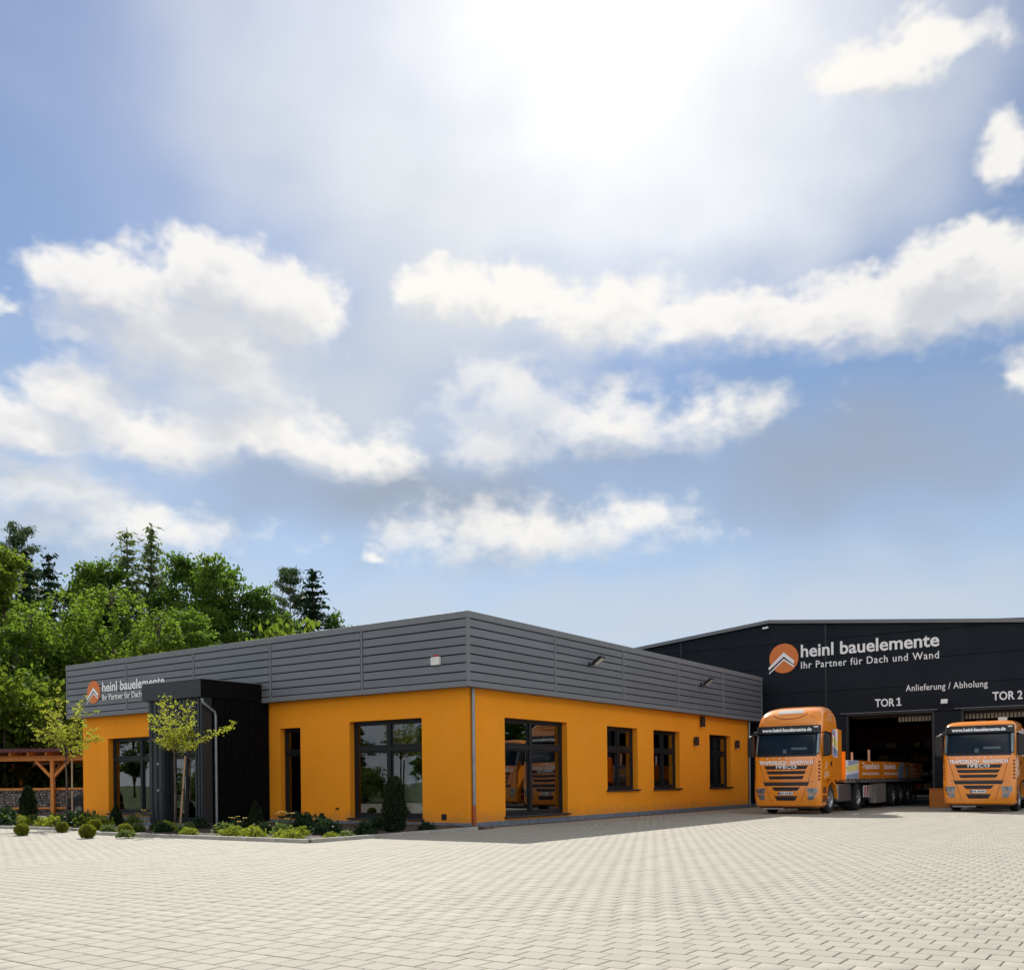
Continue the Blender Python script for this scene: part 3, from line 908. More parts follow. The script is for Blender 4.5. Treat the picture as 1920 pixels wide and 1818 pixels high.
# ---- fittings on the fascia and walls (each could be unscrewed and taken away)
GLOSSW = pbr('white_plastic', (0.72, 0.72, 0.70), 0.4)
REDL = pbr('red_lens', (0.55, 0.02, 0.02), 0.2)
s = thing('alarm_siren', 'white alarm siren box with red beacon on the grey fascia near the corner', 'alarm', (-17.57, FY, 4.64))
MB().prism([(-.15, 0), (.15, 0), (.16, .06), (.16, .20), (.13, .24), (-.13, .24), (-.16, .20), (-.16, .06)], (0, -.10, 0), (1, 0, 0), (0, 0, 1), (0, 1, 0), .098).build('housing', GLOSSW, s, bevel=.012)
MB().lathe([(0, .075), (.03, .07), (.055, .04), (.06, 0)], (0, -.05, .24), (0, 0, 1), 16).build('beacon', REDL, s, smooth=True)
def floodlight(y, label):
    t = thing('floodlight', label, 'floodlight', (FX, y, 5.2), group='floodlights on the long fascia')
    MB().tube([(0, 0, 0), (.12, 0, -.02), (.22, 0, .02)], .022, 8).build('bracket', BLACKP, t)
    MB().box(0, .02, -.07, .07, -.08, .08).build('mount_plate', BLACKP, t)
    h = MB()
    a = Vector((.22, 0, .02)); d = Vector((.62, 0, .42)).normalized(); up = Vector((-d.z, 0, d.x))
    def loc(f, s_, u): return tuple(a + d * f + Vector((0, 1, 0)) * s_ + up * u)
    pts = [loc(f, s_, u) for f in (-.06, .36) for s_ in (-.14, .14) for u in (-.05, .06)]
    h.add(pts, [(0, 1, 3, 2), (4, 6, 7, 5), (0, 4, 5, 1), (2, 3, 7, 6), (0, 2, 6, 4), (1, 5, 7, 3)])
    hd = h.build('lamp_head', BLACKP, t, bevel=.015)
    l = MB(); q = [loc(f, s_, -.056) for f, s_ in ((-.02, -.11), (.32, -.11), (.32, .11), (-.02, .11))]
    q2 = [loc(f, s_, -.05) for f, s_ in ((-.02, -.11), (.32, -.11), (.32, .11), (-.02, .11))]
    l.add(q + q2, [(0, 1, 2, 3), (4, 7, 6, 5), (0, 4, 5, 1), (1, 5, 6, 2), (2, 6, 7, 3), (3, 7, 4, 0)]); l.build('lamp_glass', pbr('lamp_glass', (.75, .77, .72), .15), t)
floodlight(28.2, 'dark floodlight tilted outwards on the long fascia, nearer the corner')
floodlight(37.3, 'dark floodlight tilted outwards on the long fascia, nearer the hall')
def wall_light(y, z, label, hgt=.36):
    t = thing('wall_light', label, 'wall light', (WX, y, z), group='boxy wall lights on the orange side wall')
    MB().box(0, .06, -.04, .04, -.08, .08).build('mount', BLACKP, t)
    MB().box(.05, .19, -.085, .085, -hgt / 2, hgt / 2).build('housing', pbr('brown_grey_metal', (.045, .04, .042), .4, .4), t, bevel=.008)
    MB().box(.07, .17, -.065, .065, -hgt / 2 - .012, -hgt / 2 - .001).build('lens', GLOSSW, t)
wall_light(37.3, 2.88, 'dark box wall light left of the last small window')
wall_light(41.75, 2.86, 'dark box wall light right of the last small window')
wall_light(37.95, 3.72, 'dark box lamp high under the grey fascia above the small wall lights', .44)
# ------------------------------------------------------------------ warehouse hall
HY, HX0, HX1, HYB = 45.0, -28.8, -3.75, 76.0
RX, RZ, RS = -16.28, 8.74, 0.0975
HO = (RX, HY, 0)
hall = thing('warehouse_hall', 'dark blue-black warehouse hall with low gable and two open gates', 'building', HO)
def roof_z(x): return RZ - RS * abs(x - RX)
GATES = [(-12.67, -9.03, 4.13), (-7.83, -4.2, 4.13)]
def hall_panel(x0, x1, z0, z1):
    g = .014
    x0 += g; x1 -= g; z0 += g / 2; z1 -= g / 2
    xs = {x0, x1}
    if x0 < RX < x1: xs.add(RX)
    for s in (-1, 1):
        xc = RX + s * (RZ - z1) / RS
        if x0 < xc < x1: xs.add(xc)
    xs = sorted(xs)
    top = [(x, min(z1, roof_z(x) - .05)) for x in xs]
    if max(t[1] for t in top) <= z0 + .05: return
    top = [(x, max(z, z0 + .02)) for x, z in top]
    poly = [(x0 - RX, z0), (x1 - RX, z0)] + [(x - RX, z) for x, z in reversed(top)]
    MB(HO).prism(poly, (RX, HY + random.uniform(0, .004), 0), (1, 0, 0), (0, 0, 1), (0, 1, 0), .06).build('cladding_panel', HALLM, hall, bevel=.006, seg=1)
lowx = [(HX0, -20.9), (-20.9, -13.63), (-13.63, -12.67), (-9.03, -7.83), (-4.2, HX1)]
for z0, z1 in ((.1, 1.42), (1.42, 2.78), (2.78, 4.13)):
    for a, b in lowx: hall_panel(a, b, z0, z1)
for z0, z1 in ((4.13, 5.3), (5.3, 6.5), (6.5, 7.7), (7.7, 8.9)):
    for a, b in ((HX0, -20.9), (-20.9, -13.63), (-13.63, HX1)): hall_panel(a, b, z0, z1)
# dark sheet behind the joints, with the gate openings left free
m = MB(HO)
bk = HY + .062
for (a, b, z0, z1) in ((HX0, -12.67, 0, 4.13), (-9.03, -7.83, 0, 4.13), (-4.2, HX1, 0, 4.13), (HX0, HX1, 4.13, 7.4)):
    m.box(a, b, bk, bk + .14, z0, z1)
m.prism([(HX0 - RX, 7.4), (HX1 - RX, 7.4), (HX1 - RX, roof_z(HX1) - .06), (0, RZ - .06), (HX0 - RX, roof_z(HX0) - .06)], (RX, bk, 0), (1, 0, 0), (0, 0, 1), (0, 1, 0), .14)
m.build('front_wall', FASCIA_BACK, hall)
HALLIN = pbr('hall_inside', (0.045, 0.045, 0.048), .8)
MB(HO).box(HX0, HX0 + .2, HY + .21, HYB, 0, 7.4).build('side_wall', HALLM, hall)
MB(HO).box(HX1 - .2, HX1, HY + .21, HYB, 0, 7.4).build('side_wall', HALLM, hall)
MB(HO).box(HX0, HX1, HYB, HYB + .2, 0, 7.4).build('rear_wall', HALLIN, hall)
for s in (-1, 1):
    xe = HX0 - .15 if s < 0 else HX1 + .15
    ze = roof_z(xe)
    MB(HO).add([(RX, HY - .12, RZ - .05), (xe, HY - .12, ze - .05), (xe, HYB, ze - .05), (RX, HYB, RZ - .05), (RX, HY - .12, RZ + .1), (xe, HY - .12, ze + .1), (xe, HYB, ze + .1), (RX, HYB, RZ + .1)],
               [(0, 1, 2, 3), (4, 7, 6, 5), (0, 4, 5, 1), (1, 5, 6, 2), (2, 6, 7, 3), (3, 7, 4, 0)]).build('roof', HALLT, hall)
    MB(HO).beam((RX, HY - .15, RZ + .03), (xe, HY - .15, ze + .03), .05, .16).build('verge_trim', TRIM, hall)
for x in (-20.9, -13.63):
    MB(HO).box(x - .04, x + .04, HY - .02, HY - .001, .1, roof_z(x) - .1).build('joint_cover', HALLT, hall)
MB(HO).box(HX0, HX1 - .2, HY + .25, HYB, -.03, .004).build('floor', pbr('hall_floor', (.12, .115, .105), .5, var=.2), hall)
MB(HO).box(HX0, -12.67, HY - .02, HY + .05, -.05, .1).build('base_strip', PLINTH, hall)
# gates: frame, canopy drip edge, guide rails, rolled curtain above
for (a, b, zt) in GATES:
    m = MB(HO)
    m.box(a - .08, a + .04, HY - .03, HY + .2, 0, zt); m.box(b - .04, b + .08, HY - .03, HY + .2, 0, zt); m.box(a - .08, b + .08, HY - .03, HY + .2, zt - .04, zt + .06)
    gt = m.build('gate', HALLT, hall, bevel=.008, seg=1)
    MB(HO).box(a - .3, b + .2, HY - .12, HY - .03, zt + .07, zt + .10).build('drip_edge', TRIM, gt)
    MB(HO).tube([(a + .05, HY + .55, zt + .05), (b - .05, HY + .55, zt + .05)], .22, 14).build('roller', HALLIN, gt, smooth=True, angle=40)
    n = int((b - a) / .14)
    sm = pbr('beige_strip', (.30, .26, .19), .6)
    for k in range(n):
        if a < -10 and k < n * .55: continue
        MB(HO).box(a + (k + .1) * (b - a) / n, a + (k + .8) * (b - a) / n, HY + .45, HY + .47, zt - .36, zt - .05).build('curtain_strip', sm, gt)
# steelwork inside
STEEL = pbr('dark_steel', (.05, .05, .055), .5, .4)
RUST = pbr('red_brown_steel', (.14, .022, .010), .6)
for y in (50.0, 56.0, 62.0, 68.0):
    MB(HO).box(HX0 + .2, HX1 - .2, y, y + .25, 5.9, 6.3).build('roof_beam', STEEL, hall)
MB(HO).box(HX0 + .3, HX1 - .3, 59.0, 59.3, 2.9, 4.3).build('crane_girder', RUST, hall)
# lettering
ax, az = (1, 0, 0), (0, 0, 1)
hy = HY - .001
sg = MB(HO).box(-14.79, -8.77, HY - .004, HY + .01, 6.70, 6.705).build('sign', HALLT, hall)
logo(sg, HO, (-15.60, hy, 6.98), ax, az, .70, .83, .03)
text_part('sign_lettering', 'heinl bauelemente', WHITE, sg, (-14.78, hy, 6.97), ax, az, 6.05, .60, .03, HO, bold=.018, letters=True)
text_part('sign_lettering', 'Ihr Partner für Dach und Wand', WHITE, sg, (-14.78, hy, 6.43), ax, az, 6.03, .34, .03, HO, bold=.006, spacing=1.14, letters=True)
text_part('sign_lettering', 'Anlieferung / Abholung', WHITE, sg, (-10.13, hy, 5.08), ax, az, 3.28, .29, .02, HO, bold=.006, spacing=1.08, letters=True)
text_part('sign_lettering', 'TOR', WHITE, sg, (-11.45, hy, 4.46), ax, az, .84, .36, .02, HO, bold=.02, letters=True)
MB(HO).prism([(.0, .0), (.21, .0), (.21, .055), (.145, .055), (.145, .36), (.085, .36), (.0, .31), (.0, .25), (.075, .285), (.075, .055), (.0, .055)], (-10.53, hy - .02, 4.46), ax, az, (0, 1, 0), .018).build('letter', WHITE, sg)
text_part('sign_lettering', 'TOR 2', WHITE, sg, (-6.67, hy, 4.49), ax, az, 1.13, .36, .02, HO, bold=.02, letters=True)
# floodlight between the gates
t = thing('floodlight', 'small pale floodlight on the dark hall wall between the two gates', 'floodlight', (-8.52, HY, 4.55))
MB().box(-.03, .03, -.16, 0, -.02, .02).build('bracket', BLACKP, t)
MB().prism([(-.14, -.12), (.14, -.12), (.14, .10), (-.14, .10)], (0, -.24, 0), ax, (0, .35, .94), (0, .94, -.35), .08).build('lamp_head', pbr('alu', (.55, .56, .56), .4, .6), t, bevel=.012)
MB().prism([(-.11, -.09), (.11, -.09), (.11, .07), (-.11, .07)], (0, -.247, 0), ax, (0, .35, .94), (0, .94, -.35), .006).build('lamp_glass', pbr('lamp_glass', (.75, .77, .72), .15), t)
t = thing('camera_dome', 'tiny white security camera at the hall ridge', 'camera', (-16.42, HY - .1, 8.5))
MB().box(-.03, .03, -.02, .10, -.02, .02).build('arm', WHITE, t); MB().tube([(-.14, -.05, -.03), (.12, -.05, 0)], .05, 10).build('body', WHITE, t)
# orange barrier box by the gate pier
t = thing('barrier_box', 'plain orange steel guard box at the foot of the pier between the gates', 'barrier', (-8.45, 44.45, 0))
MB().box(-.58, .58, -.35, .35, .0, .78).build('body', pbr('orange_steel', (.52, .17, .012), .5), t, bevel=.02)
MB().box(-.6, .6, -.37, .37, .78, .80).build('lid', pbr('orange_steel', (.52, .17, .012), .5), t)
# racks with goods in the hall
GOODS = [pbr('pale_pack', (.35, .35, .34), .6), pbr('brown_pack', (.16, .10, .05), .8), pbr('grey_pack', (.10, .11, .12), .5), pbr('yellowish_pack', (.30, .26, .12), .7)]
def rack(x, y, label, seed):
    rr = random.Random(seed)
    t = thing('storage_rack', label, 'rack', (x, y, 0), group='racks inside the dark hall')
    for px in (-1.5, 1.5):
        for py in (-.45, .45):
            MB().box(px - .05, px + .05, py - .05, py + .05, 0, 3.4).build('upright', STEEL, t)
    for z in (.6, 1.4, 2.2, 3.0):
        sh = MB().box(-1.6, 1.6, -.5, .5, z - .06, z).build('shelf', STEEL, t)
        u = -1.4
        while u < 1.1:
            w = rr.uniform(.3, .8); h = rr.uniform(.15, .5)
            if rr.random() < .75:
                MB().box(u, min(u + w, 1.45), -.4, .35, z, z + h).build('pack', GOODS[rr.randrange(4)], sh)
            u += w + .12
    return t
rack(-11.2, 58.0, 'dark rack of packed goods seen through the first gate, left of centre', 1)
rack(-7.9, 58.0, 'dark rack of packed goods seen through the first gate, right of centre', 2)
rack(-14.5, 58.0, 'dark rack of packed goods behind the first gate, far left', 3)
rack(-5.4, 54.0, 'dark rack of packed goods behind the second gate', 4)
# ------------------------------------------------------------------ trucks
TORANGE = pbr('orange_truck_paint', (0.88, 0.275, 0.013), 0.24, var=0.02, coat=0.8, scale=0.8, rvar=0.02, wear=((0.50, 0.20, 0.05), 0.22, 2.5))
SEAM = pbr('dark_orange_seam', (0.16, 0.035, 0.006), 0.6)
TBLACK = pbr('truck_black', (0.010, 0.010, 0.011), 0.45)
RUBBER = pbr('tyre_rubber', (0.014, 0.014, 0.014), 0.85, bump=0.3, bscale=30)
RIM = pbr('steel_rim', (0.40, 0.41, 0.42), 0.35, 0.7, var=0.15, scale=8)
CHROME = pbr('bright_chrome', (0.85, 0.86, 0.88), 0.3, 0.3)
LENS = glass('headlight_lens', (0.8, 0.82, 0.84), 1.6)
LAMP = pbr('lamp_reflector', (0.75, 0.77, 0.79), 0.3, 0.3, var=0.3, scale=14)
WSCREEN = glass('windscreen', (0.30, 0.36, 0.40), 2.0)
CHASSIS = pbr('chassis_grey', (0.022, 0.022, 0.024), 0.7)
BLUEP = pbr('print_blue', (0.28, 0.34, 0.52), 0.5, var=.3, scale=4)
YELP = pbr('print_yellow', (0.80, 0.70, 0.28), 0.5, var=.2, scale=4)
REDP = pbr('print_red', (0.45, 0.05, 0.03), 0.5)
PALEP = pbr('print_pale', (0.75, 0.75, 0.82), 0.5, var=.2, scale=5)
GREYBOX = pbr('grey_toolbox', (0.26, 0.25, 0.245), 0.55, var=.15)
ALU = pbr('alu_profile', (.42, .43, .44), .35, .7)
LOWER = [(.24, 1.12, .16, .12), (.31, 1.20, .05, .15), (.55, 1.235, 0, .17), (.95, 1.24, 0, .17), (1.2, 1.24, .015, .17)]
UPPER = [(1.2, 1.24, .015, .17), (1.7, 1.24, .03, .17), (2.03, 1.24, .06, .18), (2.5, 1.225, .17, .19), (3.05, 1.20, .33, .2)]
ROOFS = {'high': [(3.2, 1.19, .37, .24), (3.38, 1.165, .45, .30), (3.52, 1.12, .58, .36), (3.64, 1.04, .80, .42), (3.72, .95, 1.08, .44), (3.77, .80, 1.4, .40)],
         'low': [(3.10, 1.18, .37, .22), (3.17, 1.13, .46, .28), (3.22, 1.05, .60, .32), (3.25, .92, .85, .32)]}
def lerp_tab(tab, z):
    if z <= tab[0][0]: return tab[0]
    for a, b in zip(tab, tab[1:]):
        if z <= b[0]:
            t = (z - a[0]) / (b[0] - a[0])
            return tuple(p + (q - p) * t for p, q in zip(a, b))
    return tab[-1]
FULL = LOWER + UPPER[1:]
def front_y(x, z, tab=FULL):
    _, w, yf, rc = lerp_tab(tab, z)
    b = .05 * (1 - min(1, abs(x) / w) ** 2)
    ex = abs(x) - (w - rc)
    add = 0.0
    if ex > 0:
        add = rc - math.sqrt(max(0, rc * rc - min(ex, rc) ** 2))
    return yf - b + add
def ring(z, w, yf, rc, yr):
    pts = [(-w, yr), (-w, (yr + yf + rc) / 2)]
    for k in range(7):
        t = math.pi * (1 - .5 * k / 6)
        x, y = -(w - rc) + rc * math.cos(t), yf + rc - rc * math.sin(t)
        pts.append((x, y - .05 * (1 - min(1, abs(x) / w) ** 2)))
    for k in range(1, 10):
        x = -(w - rc) + 2 * (w - rc) * k / 10
        pts.append((x, yf - .05 * (1 - (x / w) ** 2)))
    for k in range(7):
        t = math.pi * .5 * (1 - k / 6)
        x, y = (w - rc) + rc * math.cos(t), yf + rc - rc * math.sin(t)
        pts.append((x, y - .05 * (1 - min(1, abs(x) / w) ** 2)))
    pts += [(w, (yr + yf + rc) / 2), (w, yr)]
    return [(x, y, z) for x, y in pts]
def loft(tab, yr, cap_top=True, cap_bot=True, refine=2):
    m = MB()
    tab2 = []
    for a, b in zip(tab, tab[1:]):
        for k in range(refine): tab2.append(lerp_tab(tab, a[0] + (b[0] - a[0]) * k / refine))
    tab2.append(tab[-1])
    rs = [ring(z, w, yf, rc, yr(z) if callable(yr) else yr) for z, w, yf, rc in tab2]
    n = len(rs[0])
    fc = []
    for i in range(len(rs) - 1):
        for k in range(n):
            a, b = i * n + k, i * n + (k + 1) % n
            fc.append((a, b, b + n, a + n))
    if cap_bot: fc.append(tuple(range(n)))
    if cap_top: fc.append(tuple((len(rs) - 1) * n + k for k in range(n)))
    m.add([p for r in rs for p in r], fc)
    return m
def patch(xl0, xr0, xl1, xr1, z0, z1, off, thick=.02, nx=10, nz=2, tab=FULL):
    """piece that follows the curved front: bottom edge xl0..xr0 at z0, top edge xl1..xr1 at z1"""
    m = MB()
    g = []
    for d in (off, off - thick):
        for j in range(nz + 1):
            t = j / nz
            z = z0 + (z1 - z0) * t
            a, b = xl0 + (xl1 - xl0) * t, xr0 + (xr1 - xr0) * t
            for i in range(nx + 1):
                x = a + (b - a) * i / nx
                g.append((x, front_y(x, z, tab) - d, z))
    w = nx + 1
    h = (nz + 1) * w
    fc = []
    for j in range(nz):
        for i in range(nx):
            a = j * w + i
            fc.append((a, a + 1, a + w + 1, a + w)); fc.append((h + a, h + a + w, h + a + w + 1, h + a + 1))
    edge = [i for i in range(w)] + [j * w + nx for j in range(1, nz + 1)] + [nz * w + i for i in range(nx - 1, -1, -1)] + [j * w for j in range(nz - 1, 0, -1)]
    for k in range(len(edge)):
        a, b = edge[k], edge[(k + 1) % len(edge)]
        fc.append((a, b, b + h, a + h))
    return m.add(g, fc)
def wheel(parent, x, y, side, r=.51, w=.32, name='wheel'):
    s = side
    t = MB().lathe([(-w, .30), (-w, r * .88), (-w + .03, r * .97), (-w + .06, r), (-.06, r), (-.03, r * .97), (0, r * .88), (0, .62 * r), (-.02, .58 * r)], (x, y, r), (s, 0, 0), 40).build(name, RUBBER, parent, smooth=True, angle=50)
    MB().lathe([(-.02, .60 * r), (-.01, .585 * r), (-.05, .52 * r), (-.11, .46 * r), (-.12, .34 * r), (-.05, .30 * r), (-.03, .24 * r), (-.03, .14 * r), (.03, .13 * r), (.035, 0)], (x, y, r), (s, 0, 0), 32).build('rim', RIM, t, smooth=True, angle=35)
    nut = MB()
    for k in range(8):
        a = 2 * math.pi * k / 8
        nut.tube([(x - s * .06, y + .30 * .86 * r * math.cos(a) * 1.15, r + .30 * .86 * r * math.sin(a) * 1.15), (x - s * .025, y + .30 * .86 * r * math.cos(a) * 1.15, r + .30 * .86 * r * math.sin(a) * 1.15)], .016, 6)
    o = nut.build('wheel_nuts', CHASSIS, t); o['kind'] = 'stuff'
    return t
def make_truck(loc, roof, label):
    T = thing('truck', label, 'truck', loc, group='orange tractor trucks at the hall gates')
    tab = UPPER + ROOFS[roof]
    cabtop = tab[-1][0]
    loft(LOWER, .80).build('bumper', TORANGE, T, smooth=True, angle=38)
    def yr(z): return 2.15 if z < 3.1 else 2.15 - .25 * min(1, (z - 3.1) / .6) ** 2
    cab = loft(tab, yr).build('cab', TORANGE, T, smooth=True, angle=38)
    # front: grille slots, plate, lamps
    def slot(hw_b, hw_t, z0, z1): patch(-hw_b, hw_b, -hw_t, hw_t, z0, z1, .006, .03).build('grille_slot', TBLACK, T)
    slot(.74, .81, 1.555, 1.675); slot(.67, .735, 1.385, 1.49); slot(.60, .665, 1.21, 1.315); slot(.80, .85, .985, 1.105); slot(.42, .53, .815, .94); slot(.33, .43, .475, .635)
    for k, (z, hw) in enumerate(((1.52, .72), (1.345, .66), (1.175, .62))):
        patch(-hw, hw, -hw, hw, z - .022, z + .022, .022, .03).build('grille_bar', TORANGE, T, bevel=.006, seg=1)
    for s in (-1, 1):
        for (a, b, c, d, z0, z1) in ((.80, 1.12, .77, 1.15, .72, .90), (.80, .98, .80, 1.10, .50, .69)):
            q = patch(*( (a, b, c, d) if s > 0 else (-b, -a, -d, -c)), z0, z1, .004, .03, nx=6)
            h = q.build('headlight', LAMP, T)
            if z0 > .7: patch(*((.955, .975, .955, .975) if s > 0 else (-.975, -.955, -.975, -.955)), z0 + .02, z1 - .02, .008, .004, nx=2).build('lamp_divider', TBLACK, h)
            patch(*((a, b, c, d) if s > 0 else (-b, -a, -d, -c)), z0, z1, .014, .004, nx=6).build('lens', LENS, h)
        # seams running from the screen to the bumper, corner louvres, step seam
        patch(*[s * v for v in ((.80, .815, 1.04, 1.055) if s > 0 else (.815, .80, 1.055, 1.04))], 1.12, 1.95, .004, .012, nx=1, nz=6).build('panel_seam', SEAM, T)
        patch(*[s * v for v in ((.55, .565, .78, .795) if s > 0 else (.565, .55, .795, .78))], .42, 1.10, .004, .012, nx=1, nz=6).build('panel_seam', SEAM, T)
        for k in range(6):
            z = 1.16 + k * .12
            patch(*[s * v for v in ((1.16, 1.22, 1.16, 1.22) if s > 0 else (1.22, 1.16, 1.22, 1.16))], z, z + .07, .004, .012, nx=2).build('corner_louvre', SEAM, T)
    patch(-1.2, 1.2, -1.2, 1.2, 1.118, 1.13, .003, .01).build('panel_seam', SEAM, T)
    patch(-.27, .27, -.27, .27, .665, .79, .014, .02, nx=4).build('number_plate_holder', TBLACK, T)
    pm = patch(-.26, .26, -.26, .26, .675, .78, .02, .006, nx=4).build('number_plate', WHITE, T)
    patch(-.26, -.215, -.26, -.215, .676, .779, .024, .004, nx=1).build('plate_band', pbr('plate_blue', (.02, .06, .35), .4), pm)
    for x in (-.17, -.10, 0.0, .07, .14, .20): patch(x - .022, x + .022, x - .022, x + .022, .70, .755, .024, .004, nx=1).build('plate_mark', TBLACK, pm)
    patch(-1.02, 1.02, -1.1, 1.1, .2, .255, .0, .1).build('lower_lip', TBLACK, T)
    # windscreen and sun visor
    patch(-1.20, 1.20, -1.19, 1.19, 1.99, 2.07, .006, .02, nx=24, nz=1).build('screen_edge', TBLACK, T)
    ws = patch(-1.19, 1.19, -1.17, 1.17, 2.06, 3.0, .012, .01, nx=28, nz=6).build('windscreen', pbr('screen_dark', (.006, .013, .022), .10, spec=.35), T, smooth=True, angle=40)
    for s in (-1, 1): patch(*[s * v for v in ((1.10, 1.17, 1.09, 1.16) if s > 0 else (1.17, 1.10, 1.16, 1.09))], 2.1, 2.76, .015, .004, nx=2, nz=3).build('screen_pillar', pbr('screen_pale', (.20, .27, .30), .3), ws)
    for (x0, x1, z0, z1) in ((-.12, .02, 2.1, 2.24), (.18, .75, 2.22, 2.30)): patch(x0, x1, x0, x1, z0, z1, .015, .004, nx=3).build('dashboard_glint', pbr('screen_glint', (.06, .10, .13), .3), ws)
    for s in (-.45, .35): MB().beam((s - .35, front_y(s - .35, 2.1) - .03, 2.09), (s + .30, front_y(s + .3, 2.14) - .03, 2.14), .018, .018).build('wiper', TBLACK, T)
    visor = patch(-1.19, 1.19, -1.17, 1.17, 2.80, 3.06, .13, .09, nx=24, nz=2).build('sun_visor', TBLACK, T, smooth=True, angle=40)
    zc = 2.86
    dyz = (front_y(0, 3.06) - front_y(0, 2.80)) / .26
    ayv = Vector((0, dyz, 1)).normalized()
    text_part('visor_lettering', 'www.heinl-bauelemente.de', WHITE, visor, (-.92, front_y(0, zc) - .132, zc), (1, 0, 0), ayv, 1.84, .125, .004, bold=.045)
    patch(.98, 1.12, .98, 1.12, 2.98, 3.02, .135, .004, nx=2).build('visor_lamp', WHITE, visor)
    fy = lambda z: front_y(0, z)
    text_part('slogan_lettering', 'TRAPEZBLECH · SANDWICH', WHITE, T, (-1.0, fy(1.79) - .004, 1.725), (1, 0, 0), (0, .03, 1), 2.0, .125, .004, bold=.045)
    text_part('maker_lettering', 'IVECO', CHROME, T, (-.36, fy(1.6) - .008, 1.575), (1, 0, 0), (0, .02, 1), .76, .12, .022, bold=.05, spacing=1.2)
    text_part('model_lettering', 'STRALIS', CHROME, T, (-.72, fy(1.9) - .004, 1.905), (1, 0, 0), (0, .1, 1), 1.4, .045, .006, bold=.03, spacing=4.0)['kind'] = 'stuff'
    # mirrors, arms
    for s in (-1, 1):
        mr = MB(); mr.prism([(0, 0), (.20, .02), (.24, .12), (.24, .62), (.18, .74), (.04, .78), (0, .70)], (s * 1.30, .34, 1.98), (s, 0, 0), (0, 0, 1), (0, -1, 0), .16)
        mo = mr.build('mirror', TBLACK, T, bevel=.03)
        MB().tube([(s * 1.2, .42, 2.80), (s * 1.34, .28, 2.80), (s * 1.42, .27, 2.72)], .022, 8).build('mirror_arm', CHROME if roof == 'low' else TBLACK, mo)
        MB().tube([(s * 1.2, .30, 2.02), (s * 1.36, .27, 2.02)], .02, 8).build('mirror_arm', TBLACK, mo)
    m = MB(); m.prism([(0, 0), (.18, 0), (.18, .14), (0, .14)], (-1.25, front_y(-1.1, 2.8) - .12, 2.74), (1, 0, 0), (0, 0, 1), (0, -1, 0), .07); m.build('kerb_mirror', TBLACK, T, bevel=.02)
    # sides: windows, door seams, handles, steps, arches
    for s in (-1, 1):
        X = s * 1.236
        MB().prism([(.42, 2.06), (1.36, 2.06), (1.36, 2.82), (.60, 2.86)], (X, 0, 0), (0, 1, 0), (0, 0, 1), (s, 0, 0), .012).build('side_window', pbr('side_glass', (.01, .013, .016), .06, spec=.8), T)
        for (y0, y1, z0, z1) in ((.34, .352, 1.12, 2.0), (1.42, 1.432, 1.12, 2.9), (.35, 1.43, 1.112, 1.124)):
            MB().prism([(y0, z0), (y1, z0), (y1, z1), (y0, z1)], (X + s * .003, 0, 0), (0, 1, 0), (0, 0, 1), (s, 0, 0), .004).build('door_seam', SEAM, T)
        MB().prism([(1.22, 1.66), (1.34, 1.66), (1.34, 1.80), (1.22, 1.80)], (X + s * .003, 0, 0), (0, 1, 0), (0, 0, 1), (s, 0, 0), .03).build('door_handle', TBLACK, T)
        for z in (.42, .72): MB().prism([(.30, z), (.72, z), (.72, z + .22), (.30, z + .22)], (X, 0, 0), (0, 1, 0), (0, 0, 1), (s, 0, 0), .006).build('step_recess', SEAM, T)
        # printed picture behind the door
        pr = MB().prism([(1.50, 2.0), (2.12, 1.96), (2.12, 2.95), (1.50, 2.95)], (X + s * .003, 0, 0), (0, 1, 0), (0, 0, 1), (s, 0, 0), .004).build('side_print', PALEP, T)
        for pts, mt in (([(1.5, 2.45), (2.12, 2.25), (2.12, 2.55), (1.5, 2.7)], YELP), ([(1.5, 2.0), (2.12, 2.0), (2.12, 2.2), (1.5, 2.35)], BLUEP), ([(1.72, 2.1), (1.82, 2.1), (1.82, 2.9), (1.72, 2.9)], REDP), ([(1.5, 2.78), (1.7, 2.72), (1.7, 2.95), (1.5, 2.95)], BLUEP)):
            MB().prism(pts, (X + s * .007, 0, 0), (0, 1, 0), (0, 0, 1), (s, 0, 0), .003).build('print_shape', mt, pr)
        for pts in ([(.5, 1.25), (1.0, 1.3), (1.0, 1.5), (.5, 1.45)], [(.55, 1.55), (.8, 1.58), (.9, 1.85), (.7, 1.8)]):
            MB().prism(pts, (X + s * .004, 0, 0), (0, 1, 0), (0, 0, 1), (s, 0, 0), .003).build('door_print', pbr('print_faded', (.66, .36, .20), .5, var=.4, scale=9), T)
        a = MB(); cy, cz = 1.38, .51
        arc = [(cy + r * math.cos(t), cz + r * math.sin(t)) for r, sg_ in ((.70, 1), (.59, -1)) for t in ([math.pi * k / 16 for k in range(17)] if sg_ > 0 else [math.pi * k / 16 for k in range(16, -1, -1)])]
        a.prism(arc, (s * .98, 0, 0), (0, 1, 0), (0, 0, 1), (s, 0, 0), .262); a.build('wheel_arch', TORANGE, T)
        wheel(T, s * 1.18, cy, s)
        wheel(T, s * 1.22, 4.9, s, w=.58)
        ag = MB(); arc2 = [(4.9 + r * math.cos(t), .51 + r * math.sin(t)) for r, f in ((.64, 1), (.60, 0)) for t in ([.2 + (math.pi - .4) * k / 12 for k in range(13)] if f else [.2 + (math.pi - .4) * k / 12 for k in range(12, -1, -1)])]
        ag.prism(arc2, (s * .62, 0, 0), (0, 1, 0), (0, 0, 1), (s, 0, 0), .6); ag.build('mudguard', TBLACK, T)
